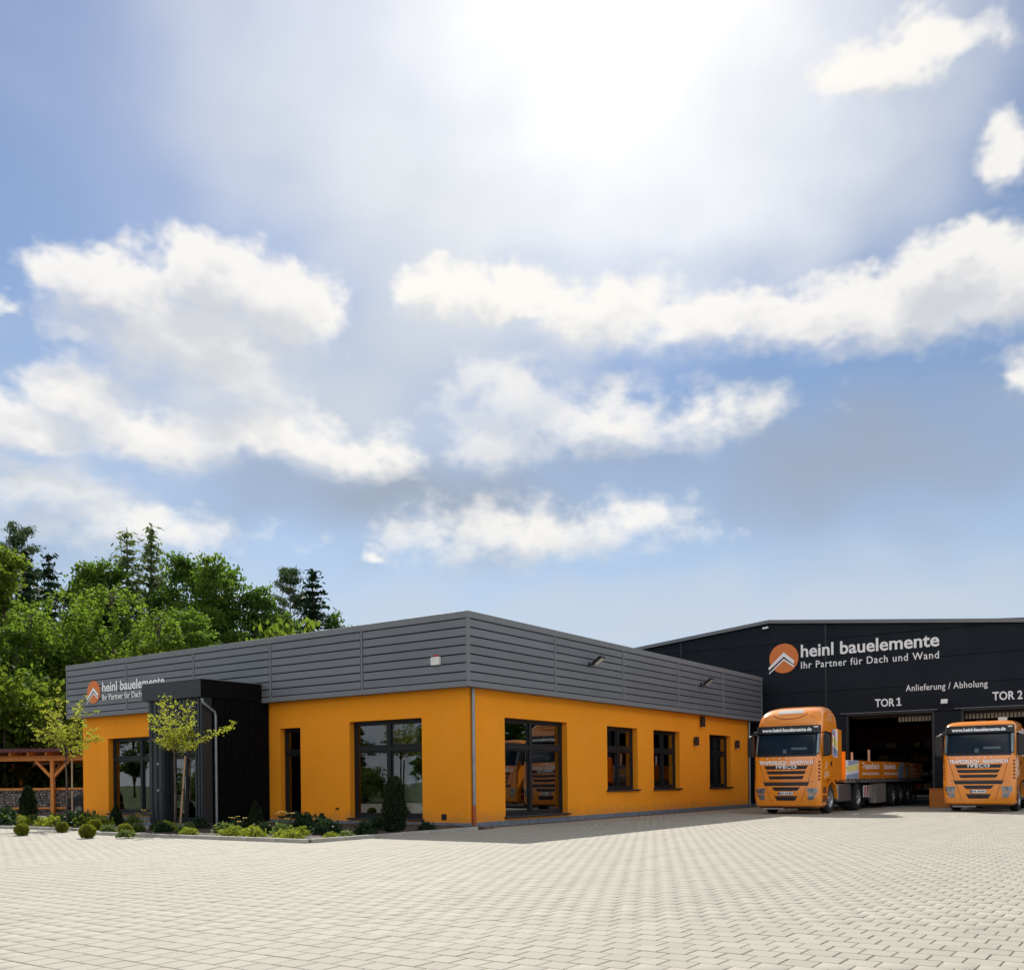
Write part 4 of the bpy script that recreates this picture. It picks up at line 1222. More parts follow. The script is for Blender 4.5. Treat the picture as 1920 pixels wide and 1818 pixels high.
        # side fairing behind the cab, fuel tank
        MB().prism([(2.2, 1.12), (2.72, 1.2), (2.72, 2.95), (2.2, 3.0)], (s * 1.17, 0, 0), (0, 1, 0), (0, 0, 1), (s, 0, 0), .05).build('side_fairing', TORANGE, T, bevel=.015)
        MB().prism([(2.35, .38), (4.1, .38), (4.1, 1.02), (2.35, 1.02)], (s * .60, 0, 0), (0, 1, 0), (0, 0, 1), (s, 0, 0), .58).build('fuel_tank', pbr('tank_alu', (.22, .22, .23), .35, .7), T, bevel=.1, seg=4)
        MB().box(s * .30, s * .42, .85, 6.4, .72, 1.0).build('frame_rail', CHASSIS, T)
    MB().box(-1.0, 1.0, .8, 2.2, .55, 1.18).build('engine_block', CHASSIS, T)
    MB().box(-.6, .6, .3, .8, .28, .5).build('front_axle_beam', CHASSIS, T)
    MB().box(-.9, -.1, -.0, .3, .17, .22).build('under_run_bar', GREYBOX, T)
    MB().tube([(-1.1, 1.38, .51), (1.1, 1.38, .51)], .08, 10).build('front_axle', CHASSIS, T)
    MB().tube([(-1.1, 4.9, .51), (1.1, 4.9, .51)], .10, 10).build('drive_axle', CHASSIS, T)
    MB().lathe([(0, .5), (.06, .5), (.1, .42), (.1, 0)], (0, 4.7, 1.02), (0, 0, 1), 24).build('fifth_wheel', CHASSIS, T)
    if roof == 'high':
        tb = UPPER[-1:] + ROOFS['high']
        for hw, z0, z1, nm, mt, o in ((.44, 3.50, 3.66, 'roof_hatch', pbr('hatch_glass', (.50, .50, .47), .2), .012),):
            patch(-hw - .04, hw + .04, -hw, hw, z0, z1, o, .02, nx=8, nz=3, tab=tb).build(nm, mt, T)
        m = MB(); pts = []
        for k in range(15):
            t = math.pi * (1 + k / 14)
            x, z = .62 * math.cos(t), 3.50 + .19 * math.sin(t)
            pts.append((x, front_y(x, z, tb) - .004, z))
        m.tube(pts, .012, 6); m.build('roof_crease', SEAM, T)
        for s in (-1, 1):
            MB().prism([(.95, 3.12), (1.7, 3.12), (1.7, 3.50), (1.35, 3.52), (1.05, 3.38)], (s * 1.175, 0, 0), (0, 1, 0), (0, 0, 1), (s, 0, 0), .012).build('roof_side_panel', pbr('print_faded2', (.62, .26, .09), .4, var=.3, scale=8), T)
    else:
        MB().box(.55, .85, .9, 1.05, 3.24, 3.36).build('roof_marker', pbr('alu', (.55, .56, .56), .4, .6), T, bevel=.015)
        MB().box(-.2, .1, .9, 1.1, 3.24, 3.29).build('roof_hatch', TBLACK, T)
    return T
def make_trailer(loc, height, label, lettered):
    T = thing('flatbed_trailer', label, 'trailer', loc, group='orange semi-trailers at the hall gates')
    MB().box(-1.24, 1.24, 2.9, 16.1, 1.13, 1.22).build('bed', pbr('bed_wood', (.16, .11, .07), .8, var=.3), T)
    for s in (-1, 1):
        MB().box(s * 1.24, s * 1.275, 2.9, 16.1, 1.10, 1.235).build('side_rail', ALU, T)
        MB().box(s * .40, s * .52, 3.2, 16.0, .80, 1.12).build('chassis_beam', CHASSIS, T)
    MB().box(-1.26, 1.26, 2.88, 2.94, 1.22, max(2.3, height)).build('front_board', TORANGE, T)
    secs = [(2.96, 4.7), (4.72, 8.4), (8.42, 12.2), (12.22, 16.06)]
    for s in (-1, 1):
        for i, (a, b) in enumerate(secs):
            mt = PALEP if (i == 0 and height < 2.5) else TORANGE
            bd = MB().box(s * 1.235, s * 1.27, a, b, 1.25, height).build('side_board', mt, T, bevel=.006, seg=1)
            X = s * 1.271
            def shape(pts, mat, nm='print_shape', d=.004): MB().prism(pts, (X, 0, 0), (0, 1, 0), (0, 0, 1), (s, 0, 0), d).build(nm, mat, bd)
            if i == 0 and height < 2.5:
                shape([(a + .02, 1.5), (b - .02, 1.62), (b - .02, 1.85), (a + .02, 1.72)], YELP); shape([(a + .02, 1.27), (b - .02, 1.27), (b - .02, 1.50), (a + .02, 1.4)], BLUEP)
                shape([(a + .3, 1.76), (b - .02, 1.88), (b - .02, 1.96), (a + .3, 1.96)], BLUEP)
            for k in range(int((b - a) / .5)): MB().box(X - s * .01, X + s * .016, a + .2 + k * .5, a + .26 + k * .5, 1.16, 1.27).build('board_hinge', CHASSIS, bd)
            if s > 0 and lettered:
                if i == 1:
                    text_part('board_lettering', 'Trapezblech', WHITE, bd, (X, 5.2, 1.66), (0, 1, 0), (0, 0, 1), 2.6, .24, .005, bold=.02)
                    shape([(5.2, 1.40), (7.8, 1.40), (7.8, 1.50), (5.2, 1.50)], pbr('print_smallprint', (.66, .48, .40), .5, var=.5, scale=30))
                if i == 2:
                    text_part('board_lettering', 'Sandwich', WHITE, bd, (X, 8.6, 1.66), (0, 1, 0), (0, 0, 1), 2.0, .24, .005, bold=.02)
                    shape([(8.6, 1.40), (10.9, 1.40), (10.9, 1.50), (8.6, 1.50)], pbr('print_smallprint', (.66, .48, .40), .5, var=.5, scale=30))
                    shape([(11.0, 1.27), (12.1, 1.27), (12.1, 1.95), (11.9, 1.9), (11.5, 1.95), (11.3, 1.75), (11.0, 1.7)], pbr('print_panel_blue', (.22, .36, .45), .4, var=.4, scale=3))
                if i == 3:
                    for z, w in ((1.84, .7), (1.66, 1.2), (1.48, 1.4), (1.34, 1.2)): shape([(13.4, z - .04), (13.4 + w, z - .04), (13.4 + w, z + .04), (13.4, z + .04)], pbr('print_smallprint', (.66, .48, .40), .5, var=.5, scale=30))
                    shape([(12.6, 1.3), (12.9, 1.3), (12.95, 1.8), (12.7, 1.9), (12.5, 1.6)], pbr('print_panel_blue', (.22, .36, .45), .4, var=.4, scale=3))
    if height < 2.5:
        for (x, y, h) in ((-1.1, 4.0, 2.5), (-1.1, 6.2, 2.5), (-1.1, 7.6, 2.45), (1.1, 6.9, 2.45), (-1.1, 10.4, 2.5), (-1.1, 11.6, 2.5), (1.1, 4.4, 2.3)):
            MB().box(x - .04, x + .04, y - .04, y + .04, 1.2, h).build('stake', ALU, T)
    for y in (10.4, 11.75, 13.1):
        MB().tube([(-1.1, y, .51), (1.1, y, .51)], .09, 10).build('axle', CHASSIS, T)
        for s in (-1, 1): wheel(T, s * 1.22, y, s, w=.38)
    for s in (-1, 1):
        MB().box(s * .95, s * 1.2, 7.4, 9.2, .22, 1.05).build('tool_box', GREYBOX, T, bevel=.02)
        MB().box(s * .75, s * .87, 6.9, 7.02, .12, 1.1).build('landing_leg', CHASSIS, T)
        hz = MB().box(s * 1.10, s * 1.13, 5.9, 6.6, .5, .98).build('hazard_board', WHITE, T)
        for k in (0, 1): MB().prism([(5.95 + k * .34, .52), (6.12 + k * .34, .52), (6.26 + k * .34, .96), (6.09 + k * .34, .96)], (s * 1.131, 0, 0), (0, 1, 0), (0, 0, 1), (s, 0, 0), .003).build('hazard_stripe', REDP, hz)
        MB().box(s * 1.08, s * 1.12, 6.72, 7.3, .45, .98).build('spare_panel', pbr('pale_pack', (.35, .35, .34), .6), T)
        MB().box(s * .95, s * 1.2, 14.0, 14.05, .3, 1.1).build('mud_flap', TBLACK, T)
        MB().box(s * .9, s * 1.2, 15.98, 16.12, .75, .95).build('rear_lamp', REDP, T)
        MB().box(s * 1.0, s * 1.03, 14.3, 14.9, .55, .95).build('side_guard', ALU, T)
    return T
make_truck((-11.86, 34.3, 0), 'high', 'orange tractor truck with tall rounded roof, left of the two').scale = (.99, 1.0, 1.045)
make_trailer((-11.95, 34.7, 0), 1.97, 'orange flatbed trailer with printed side boards backed into the first gate', True)
make_truck((-6.22, 38.6, 0), 'low', 'orange tractor truck with flat low roof, at the right edge').scale = (.98, 1.0, 1.03)
make_trailer((-6.22, 38.9, 0), 2.95, 'tall-sided orange trailer behind the low-roofed truck at the right edge', False)
# ------------------------------------------------------------------ vegetation
BARK = pbr('grey_brown_bark', (.085, .065, .045), .9, var=.35, scale=6, bump=.6, bscale=18)
BIRCHB = pbr('birch_bark', (.34, .32, .28), .8, var=.5, scale=7)
L_DEC = leafmat('leaf_mid_green', (0.036, 0.081, 0.014), (0.142, 0.215, 0.040), .6)
L_DARK = leafmat('leaf_dark_green', (0.029, 0.065, 0.018), (0.110, 0.179, 0.038), .6)
L_YEL = leafmat('leaf_yellow_green', (0.062, 0.106, 0.016), (0.168, 0.215, 0.034), .6)
L_BIRCH = leafmat('leaf_birch', (0.059, 0.116, 0.016), (0.199, 0.278, 0.047), .6)
L_SPR = leafmat('needle_spruce', (0.010, 0.026, 0.014), (0.029, 0.058, 0.026), .15)
L_PINE = leafmat('needle_pine', (0.051, 0.085, 0.043), (0.116, 0.160, 0.076), .2)
L_LARCH = leafmat('needle_larch', (.085, .120, .060), (.19, .225, .115), .45)
L_BUSH = leafmat('leaf_bush', (0.070, 0.114, 0.032), (0.175, 0.226, 0.070), .45)
L_MAPLE = leafmat('leaf_young_gold', (.24, .27, .03), (.46, .46, .07), .45, big=1.5)
L_BOX = leafmat('leaf_box', (0.045, 0.075, 0.010), (0.300, 0.300, 0.030), .4, big=2.0)
L_THUJA = leafmat('leaf_thuja', (0.008, 0.018, 0.008), (0.030, 0.048, 0.016), .15, big=2.0)
L_LIME = leafmat('leaf_lime', (0.120, 0.160, 0.020), (0.320, 0.340, 0.050), .45, big=2.0)
L_DEEP = leafmat('leaf_deep_shrub', (0.012, 0.030, 0.016), (0.040, 0.070, 0.030), .3, big=2.0)
PETAL = pbr('yellow_petal', (.75, .50, .03), .6)

def leaf_mesh(name, C, size, mat, aspect=.55, up=0.0, seed=0):
    """diamond leaves at the points C; up>0 leans their faces towards the sky"""
    g = np.random.default_rng(seed)
    n = len(C)
    nz = g.normal(size=(n, 3)); nz[:, 2] += up
    nz /= np.linalg.norm(nz, axis=1)[:, None] + 1e-9
    t = g.normal(size=(n, 3))
    u = np.cross(nz, t); u /= np.linalg.norm(u, axis=1)[:, None] + 1e-9
    v = np.cross(nz, u)
    s = (np.asarray(size) * g.uniform(.6, 1.3, n))[:, None]
    V = np.stack([C - u * s, C - v * s * aspect + nz * s * .12, C + u * s, C + v * s * aspect + nz * s * .12], 1).reshape(-1, 3)
    me = bpy.data.meshes.new(name)
    me.vertices.add(4 * n); me.vertices.foreach_set('co', V.ravel())
    me.loops.add(4 * n); me.loops.foreach_set('vertex_index', np.arange(4 * n, dtype=np.int32))
    me.polygons.add(n); me.polygons.foreach_set('loop_start', (np.arange(n) * 4).astype(np.int32))
    me.update(calc_edges=True)
    me.materials.append(mat)
    return me
def blob(g, n, c, r, shell=.5):
    d = g.normal(size=(n, 3)); d /= np.linalg.norm(d, axis=1)[:, None]
    q = (shell + (1 - shell) * g.random(n)) ** .8
    return np.array(c) + d * q[:, None] * np.array(r)

def tree_meshes(kind, seed):
    """returns (trunk builder, leaf mesh) of a tree of its natural height"""
    g = np.random.default_rng(seed); rr = random.Random(seed)
    tr = MB()
    if kind in ('broad', 'broad_dark', 'broad_yellow'):
        H = 17.0
        lobes = []
        for k in range(22):
            a = rr.uniform(0, 2 * math.pi); z = rr.uniform(4.5, 15.2); w = 3.6 * math.sin(math.pi * min(1, max(.08, (z - 3.0) / 13.5))) * rr.uniform(.4, 1.15)
            lobes.append(((w * math.cos(a), w * math.sin(a), z), rr.uniform(.75, 1.75)))
        lobes += [((rr.uniform(-.5, .5), rr.uniform(-.5, .5), 15.6), 1.1), ((0, 0, 11.5), 2.0), ((0, 0, 8), 2.0)]
        pts = []
        for c, r in lobes:
            for q in blob(g, int(8 + 13 * r), c, (r, r, r * .8), .6):
                pts.append(q + g.normal(size=(31, 3)) * np.array([.30, .30, .16]))
            tr.tube([(0, 0, min(c[2] - 1.5, c[2] * .62)), (c[0] * .45, c[1] * .45, c[2] * .86), c], [.11, .06, .02], 5)
        C = np.concatenate(pts)
        tr.tube([(0, 0, -.2), (.05, .1, 3), (-.1, .05, 8), (0, 0, 14)], [.28, .22, .15, .05], 9)
        me = leaf_mesh('crown', C, .155, {'broad': L_DEC, 'broad_dark': L_DARK, 'broad_yellow': L_YEL}[kind], .6, .5, seed)
        return H, tr, me, BARK
    if kind == 'birch':
        H = 14.0; pts = []
        for k in range(190):
            z = rr.uniform(3.5, 13.4); w = 2.9 * math.sin(math.pi * min(1, max(.05, (z - 1.5) / 12.6))) ** .7 * rr.uniform(.25, 1.0)
            a = rr.uniform(0, 2 * math.pi); L = rr.uniform(.8, 2.6) * (.5 if z > 12 else 1)
            n = int(L / .035)
            t = np.linspace(0, 1, n)
            base = np.array((w * math.cos(a), w * math.sin(a), z))
            s = base + np.stack([np.cos(a) * t * .35, np.sin(a) * t * .35, -L * t], 1) + g.normal(size=(n, 3)) * .11
            pts.append(s)
            if k % 5 == 0: tr.tube([(0, 0, z - 1.2), tuple(base * np.array([.6, .6, 1]) + np.array([0, 0, -.2])), tuple(base)], [.05, .03, .012], 4)
        C = np.concatenate(pts)
        tr.tube([(0, 0, -.2), (.1, 0, 4), (0, .1, 9), (.05, 0, 13)], [.17, .13, .08, .02], 8)
        return H, tr, leaf_mesh('crown', C, .12, L_BIRCH, .6, .2, seed), BARK
    if kind in ('spruce', 'larch'):
        lar = kind == 'larch'
        H = 18.0; pts = []
        z = 2.0
        while z < 17.7:
            w = 3.1 * (1 - z / 18.2) ** .85 + .12
            nb = max(4, int((7 + w * 2) * (.8 if lar else 1)))
            for k in range(nb):
                a = 2 * math.pi * k / nb + rr.uniform(0, .8); L = w * rr.uniform(.65, 1.1)
                n = max(4, int(L * 15)); t = np.linspace(.12, 1, n)
                drop = (.25 * L * t + .12 * L * t ** 2) if lar else (-.32 * L * t + .18 * L * t ** 3)
                s = np.stack([np.cos(a) * L * t, np.sin(a) * L * t, z + drop], 1) + g.normal(size=(n, 3)) * np.array([.12, .12, .09]) * (.5 + t[:, None])
                pts.append(s)
                if k % 2 == 0: tr.tube([(0, 0, z), (math.cos(a) * L * .9, math.sin(a) * L * .9, z + (.3 if lar else -.16) * L)], [.03, .008], 4)
            z += rr.uniform(.38, .6)
        tr.tube([(0, 0, -.2), (0, 0, 9), (0, 0, 17.9)], [.24, .14, .015], 8)
        return H, tr, leaf_mesh('crown', np.concatenate(pts), .22, L_LARCH if lar else L_SPR, .38, .6, seed), BARK
    if kind == 'pine':
        H = 19.0; pts = []
        z = 8.5
        while z < 18.9:
            w = (2.5 * math.sin(math.pi * min(1, (z - 6.5) / 13.5)) + .25) * rr.uniform(.7, 1.1)
            for k in range(rr.randint(3, 5)):
                a = rr.uniform(0, 2 * math.pi); L = w * rr.uniform(.6, 1.15)
                tip = np.array((math.cos(a) * L, math.sin(a) * L, z + .45 * L))
                for f in (.5, .75, 1.0):
                    pts.append(tip * np.array([f, f, 1]) - np.array([0, 0, .45 * L * (1 - f)]) + g.normal(size=(46, 3)) * np.array([.30, .30, .16]))
                tr.tube([(0, 0, z), tuple(tip)], [.05, .012], 4)
            z += rr.uniform(.5, .85)
        tr.tube([(0, 0, -.2), (.1, 0, 8), (0, 0, 18.7)], [.25, .16, .02], 8)
        return H, tr, leaf_mesh('crown', np.concatenate(pts), .20, L_PINE, .3, .2, seed), BARK
    if kind in ('bush', 'bush_yellow'):
        H = 5.0; pts = []
        for k in range(12):
            c = (rr.uniform(-1.6, 1.6), rr.uniform(-1.6, 1.6), rr.uniform(.9, 4.0)); r = rr.uniform(.7, 1.2)
            for q in blob(g, 20, c, (r, r, r), .55): pts.append(q + g.normal(size=(20, 3)) * .2)
            tr.tube([(c[0] * .2, c[1] * .2, -.1), c], [.05, .015], 5)
        return H, tr, leaf_mesh('crown', np.concatenate(pts), .13, L_BUSH if kind == 'bush' else L_YEL, .6, .4, seed), BARK
PROTO = {}
def plant_tree(kind, variant, px, depth, height, label, width=1.0, name='tree', group='trees of the wood beyond the buildings', at=None):
    """px: bearing of the trunk in picture columns, depth: metres in front of the camera"""
    key = (kind, variant)
    if key not in PROTO:
        H, tr, me, bark = tree_meshes(kind, 100 + 17 * variant + len(PROTO))
        PROTO[key] = (H, tr.mesh('trunk', bark, True), me)
    H, tm, lm = PROTO[key]
    if at is None:
        X = (px - 960) / 1812.74 * depth
        at = (X * math.cos(YAW) - depth * math.sin(YAW), X * math.sin(YAW) + depth * math.cos(YAW))
    s = height / H
    t = thing(name, label, 'tree' if 'bush' not in kind else 'bush', (at[0], at[1], -.05), random.uniform(0, 6.28), group)
    t.scale = (s * width, s * width, s)
    link('trunk', tm, t); link('crown', lm, t)
    return t
WOOD = [
    ('broad_yellow', 0, 12, 62, 17.2, 'yellow-green broadleaf tree at the left edge of the wood', 1.15, 'broadleaf_tree'),
    ('pine', 0, 33, 76, 21.8, 'slim pine whose top stands above the leftmost broadleaf trees', .7, 'pine_tree'),
    ('spruce', 0, 52, 72, 19.3, 'dark spruce just behind the leftmost yellow-green tree', 1.3, 'spruce_tree'),
    ('spruce', 1, 96, 70, 18.4, 'dark spruce standing free in the gap of the treeline, left', 1.2, 'spruce_tree'),
    ('birch', 0, 60, 58, 12.6, 'drooping light green birch on the far left below the spruces', 1.1, 'birch_tree'),
    ('birch', 1, 125, 62, 14.4, 'drooping birch right of the free-standing dark spruce', 1.15, 'birch_tree'),
    ('broad', 0, 178, 74, 18.9, 'broadleaf tree left of the tall twin larches', .8, 'broadleaf_tree'),
    ('larch', 0, 243, 78, 22.3, 'left one of the tall twin larches that top the wood', 1.25, 'larch_tree'),
    ('larch', 1, 288, 78, 22.6, 'right one of the tall twin larches that top the wood', 1.25, 'larch_tree'),
    ('birch', 0, 212, 60, 14.4, 'bright drooping birch in front of the tall twin larches', 1.35, 'birch_tree'),
    ('birch', 1, 300, 58, 12.4, 'drooping birch right below the tall twin larches', 1.25, 'birch_tree'),
    ('broad', 1, 205, 74, 19.2, 'full green broadleaf crown below the twin larch tops', .85, 'broadleaf_tree'),
    ('broad_dark', 0, 338, 74, 19.6, 'dark green broadleaf tree right of the twin larches', .85, 'broadleaf_tree'),
    ('broad', 0, 392, 72, 18.8, 'mid green broadleaf tree in the middle of the treeline', .85, 'broadleaf_tree'),
    ('broad_dark', 1, 440, 74, 18.4, 'dark broadleaf tree where the treeline starts to fall', .85, 'broadleaf_tree'),
    ('broad', 1, 362, 62, 13.0, 'lower green broadleaf tree just above the fascia near its third bay', 1.1, 'broadleaf_tree'),
    ('broad_dark', 0, 492, 74, 16.9, 'dark broadleaf tree left of the two conifers', .95, 'broadleaf_tree'),
    ('pine', 1, 548, 84, 20.0, 'thin pine left of the dark pointed spruce', .75, 'pine_tree'),
    ('spruce', 0, 590, 84, 20.2, 'dark pointed spruce towering over the right end of the wood', 1.55, 'spruce_tree'),
    ('broad_dark', 1, 632, 84, 16.6, 'dark rounded tree on the right flank of the pointed spruce', .75, 'broadleaf_tree'),
    ('broad', 0, 664, 86, 15.6, 'last small tree peeping over the roof at the right end of the wood', .6, 'broadleaf_tree'),
    ('broad_dark', 1, 530, 80, 15.4, 'dark tree filling the gap left of the thin pine', .9, 'broadleaf_tree'),
    ('bush_yellow', 0, 532, 52, 10.5, 'young golden tree rising behind the roof edge', .55, 'young_tree'),
    ('bush_yellow', 0, 572, 54, 10.3, 'second young golden tree behind the roof edge, right of the first', .4, 'young_tree'),
    ('broad_yellow', 0, 290, 56, 9.8, 'yellowish broadleaf tree just above the fascia lettering', 1.0, 'broadleaf_tree'),
    ('broad', 1, 30, 56, 11.0, 'broadleaf tree behind the carport at the left edge', 1.1, 'broadleaf_tree'),
    ('broad_dark', 0, 120, 60, 10.5, 'shaded broadleaf tree behind the carport next to the building end', 1.0, 'broadleaf_tree'),
    ('bush', 0, 18, 53, 5.6, 'leafy bush behind the carport at the left edge', 1.1, 'bush'),
    ('bush', 1, 62, 54, 5.0, 'leafy bush behind the carport, second from the left', 1.1, 'bush'),
    ('bush', 0, 104, 53, 5.4, 'leafy bush behind the carport post', 1.1, 'bush'),
    ('bush', 1, 146, 55, 5.2, 'leafy bush behind the carport beside the orange wall', 1.1, 'bush'),
    ('bush_yellow', 1, 8, 51, 8.0, 'tall yellow-green bush above the carport roof at the left edge', 1.0, 'bush'),
    ('bush', 1, 40, 66, 8.5, 'tall grey-green bush deep in the wood at the far left', 1.2, 'bush'),
    ('bush', 0, 180, 66, 8.5, 'tall bush in the wood just over the left end of the fascia', 1.3, 'bush'),
    ('bush', 1, 250, 70, 9.5, 'tall bush in the wood above the orange logo disc', 1.3, 'bush'),
]
for (k, v, px, d, h, lab, w, nm) in WOOD: plant_tree(k, v, px, d, h, lab, w, nm)
# off to the left the wood goes on; opposite the windows stand the trees they mirror
KN = {'broad': ('broadleaf_tree', 'mid green broadleaf tree'), 'broad_dark': ('broadleaf_tree', 'dark green broadleaf tree'), 'broad_yellow': ('broadleaf_tree', 'yellow-green broadleaf tree'), 'birch': ('birch_tree', 'drooping birch'), 'spruce': ('spruce_tree', 'dark spruce'), 'bush': ('bush', 'leafy bush')}
for (k, px, d, h) in (('broad', -60, 64, 16), ('birch', -110, 60, 13), ('spruce', -150, 72, 18), ('broad_dark', -200, 66, 16)):
    plant_tree(k, 0, px, d, h, KN[k][1] + ' of the wood just outside the left picture edge', 1.1, KN[k][0], 'trees outside the left edge')
for (k, x, y, h, w) in (('broad', -54, -20, 6.5, 'nearest'), ('birch', -66, -12, 6.5, 'middle'), ('broad_dark', -70, -28, 8, 'back'), ('broad', -80, -14, 8, 'farther'), ('broad_dark', -96, -20, 10, 'farthest')):
    plant_tree(k, 0, 0, 0, h, w + ' ' + KN[k][1] + ' across the street, mirrored in the front windows', 1.0, KN[k][0], 'trees mirrored in the front windows', at=(x, y))
for k in range(9):
    plant_tree('bush', k % 2, 0, 0, 2.2 + .4 * (k % 3), 'hedge bush, ' + ('first', 'second', 'third', 'fourth', 'fifth', 'sixth', 'seventh', 'eighth', 'ninth')[k] + ' of the row mirrored in the front windows', 1.5, 'hedge_bush', 'hedge row mirrored in the front windows', at=(-45 - 3.6 * k, -3 - 2.2 * (k % 2) - 1.4 * k))
for (k, x, y, h, w) in (('broad_dark', 1, 58, 9, 'nearest'), ('broad', 6, 64, 10, 'farther'), ('bush', 0, 53, 4.5, 'nearest'), ('broad_dark', 13, 68, 12, 'farthest')):
    plant_tree(k, 0, 0, 0, h, w + ' ' + KN[k][1] + ' beside the hall, mirrored in the side windows', 1.0, KN[k][0], 'trees mirrored in the side windows', at=(x, y))

# ---- clipped and conical garden plants
def shell(g, n, prof, dens=.16):
    """points near the surface of a body of revolution; prof(t) -> (radius, z) for t in 0..1"""
    t = g.random(n); a = g.random(n) * 2 * math.pi
    r, z = prof(t)
    k = 1 - dens * g.random(n) ** 1.5 + g.normal(size=n) * .025
    return np.stack([r * k * np.cos(a), r * k * np.sin(a), z + g.normal(size=n) * .012], 1)
def ball_mesh(seed):
    g = np.random.default_rng(seed)
    d = g.normal(size=(3400, 3)); d /= np.linalg.norm(d, axis=1)[:, None]
    d = d[d[:, 2] > -.85]
    bump = 1 + .07 * np.sin(d[:, 0] * 5 + seed) * np.cos(d[:, 1] * 6) + g.normal(size=len(d)) * .05
    q = d * (.31 * bump * (1 - .18 * g.random(len(d)) ** 2))[:, None] * np.array([1, 1, .93])
    q[:, 2] += .34
    return leaf_mesh('foliage', q, .026, L_BOX, .6, 0, seed)
def core(name, prof, parent, mat):
    MB().lathe([(z, r) for r, z in prof], (0, 0, 0), (0, 0, 1), 14).build(name, mat, parent, smooth=True)
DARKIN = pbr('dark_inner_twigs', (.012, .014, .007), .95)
balls = [ball_mesh(s) for s in (3, 4)]
for i, (x, y, s, lab) in enumerate((
        (-25.38, 13.6, 1.0, 'clipped box ball at the far left, standing in front of the kerb'),
        (-25.97, 15.06, .95, 'dark clipped box ball below the leftmost young tree'),
        (-22.4, 13.65, 1.08, 'frontmost clipped box ball, fully sunlit on top'),
        (-26.2, 16.2, 1.0, 'clipped box ball tucked behind the frontmost one near the orange wall'),
        (-22.64, 14.85, .98, 'clipped box ball nearest the entrance porch'))):
    t = thing('box_ball', lab, 'shrub', (x, y, -.045), i * 1.3, 'clipped box balls left of the entrance')
    s *= .58
    t.scale = (s, s, s)
    link('foliage', balls[i % 2], t)
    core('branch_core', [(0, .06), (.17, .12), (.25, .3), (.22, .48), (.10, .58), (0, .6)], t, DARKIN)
    MB().tube([(0, 0, -.05), (0, 0, .12)], .03, 7).build('stem', BARK, t)
def conifer(x, y, h, r, power, label, n=6000, leaf=.035, seed=0, name='conical_conifer'):
    g = np.random.default_rng(seed)
    def prof(t):
        z = t ** .8 * h
        rad = r * np.clip((1 - z / h), 0, 1) ** power * (1 - .55 * np.exp(-z / (.14 * h))) * (1 + .08 * np.sin(z * 17 / h + seed))
        return rad + .02, z + .03
    C = shell(g, n, prof, .45)
    t = thing(name, label, 'conifer', (x, y, 0), seed, 'dark conifers along the front')
    link('foliage', leaf_mesh('foliage', C, leaf, L_THUJA, .45, -.2, seed), t)
    pr = [prof(np.array([q]))for q in (0, .1, .25, .45, .65, .85, .97)]
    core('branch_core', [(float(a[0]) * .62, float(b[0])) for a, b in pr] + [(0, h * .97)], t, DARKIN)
    MB().tube([(0, 0, -.05), (0, 0, .3 * h)], .03, 7).build('stem', BARK, t)
conifer(-16.62, 18.55, 1.42, .36, .33, 'dark columnar conifer in front of the large window near the corner', 7000, .032, 1, 'columnar_conifer')
conifer(-20.45, 17.3, .78, .30, .75, 'small dark cone-shaped conifer beside the black porch wall', 4200, .03, 2)
conifer(-27.92, 18.0, .66, .27, .8, 'small dark cone-shaped conifer below the left window', 3600, .03, 3)
conifer(-37.2, 20.2, 1.28, .42, .45, 'dark upright conifer at the far left before the stone wall', 5200, .04, 4, 'columnar_conifer')

# ---- low plants of the bed
def low_mesh(seed, r, h, n, mat, leaf, spiky):
    g = np.random.default_rng(seed)
    a = g.random(n) * 6.283; q = np.sqrt(g.random(n)) * r
    z = h * (1 - (q / r) ** 2 * .75) * (.25 + .75 * g.random(n))
    C = np.stack([q * np.cos(a), q * np.sin(a), z + .03], 1)
    clump = g.normal(size=(14, 3)) * np.array([r * .45, r * .45, 0])
    C[:, :2] = C[:, :2] * .75 + clump[g.integers(0, 14, n), :2] * .55
    return leaf_mesh('foliage', C, leaf, mat, .35 if spiky else .65, -.3 if spiky else .5, seed)
LOWM = {k: [low_mesh(50 + i + 10 * j, *v) for i in range(2)] for j, (k, v) in enumerate({
    'lime': (.30, .30, 420, L_LIME, .055, True), 'deep': (.36, .42, 520, L_DEEP, .05, False), 'green': (.30, .30, 420, L_BUSH, .05, False)}.items())}
LOWLAB = {'lime': ('lime_perennial', 'yellow-green perennial', 'perennial', 'yellow-green perennials of the beds'),
          'deep': ('dark_shrub', 'dark leafy shrub', 'shrub', 'dark low shrubs of the beds'),
          'green': ('green_perennial', 'mid green bushy plant', 'plant', 'green low plants of the beds')}
ORD = ('leftmost', 'second', 'third', 'fourth', 'fifth', 'sixth', 'seventh', 'eighth', 'ninth', 'tenth', 'eleventh', 'twelfth', 'thirteenth', 'fourteenth')
def low_row(kind, spots, where):
    nm, lab, cat, grp = LOWLAB[kind]
    spots = sorted(spots, key=lambda p: cam_xy(p[0], p[1])[0] / cam_xy(p[0], p[1])[1])
    for k, (x, y, s) in enumerate(spots):
        t = thing(nm, ('low %s, the leftmost %s' if k == 0 else 'low %s, ' + ORD[k] + ' from left %s') % (lab, where), cat, (x, y, .0), random.uniform(0, 6), grp)
        t.scale = (s, s, s * random.uniform(.85, 1.15))
        link('foliage', random.choice(LOWM[kind]), t)
        MB().tube([(0, 0, -.05), (.02, .01, .14)], .012, 5).build('stem', BARK, t)
low_row('lime', ((-18.9, 15.2, 1.0), (-18.0, 15.15, 1.1), (-17.2, 15.3, .9), (-16.7, 15.2, 1.0), (-16.2, 15.9, .6), (-20.6, 15.3, .8), (-22.9, 16.3, 1.15), (-17.6, 16.2, .8)), 'behind the kerb right of the porch')
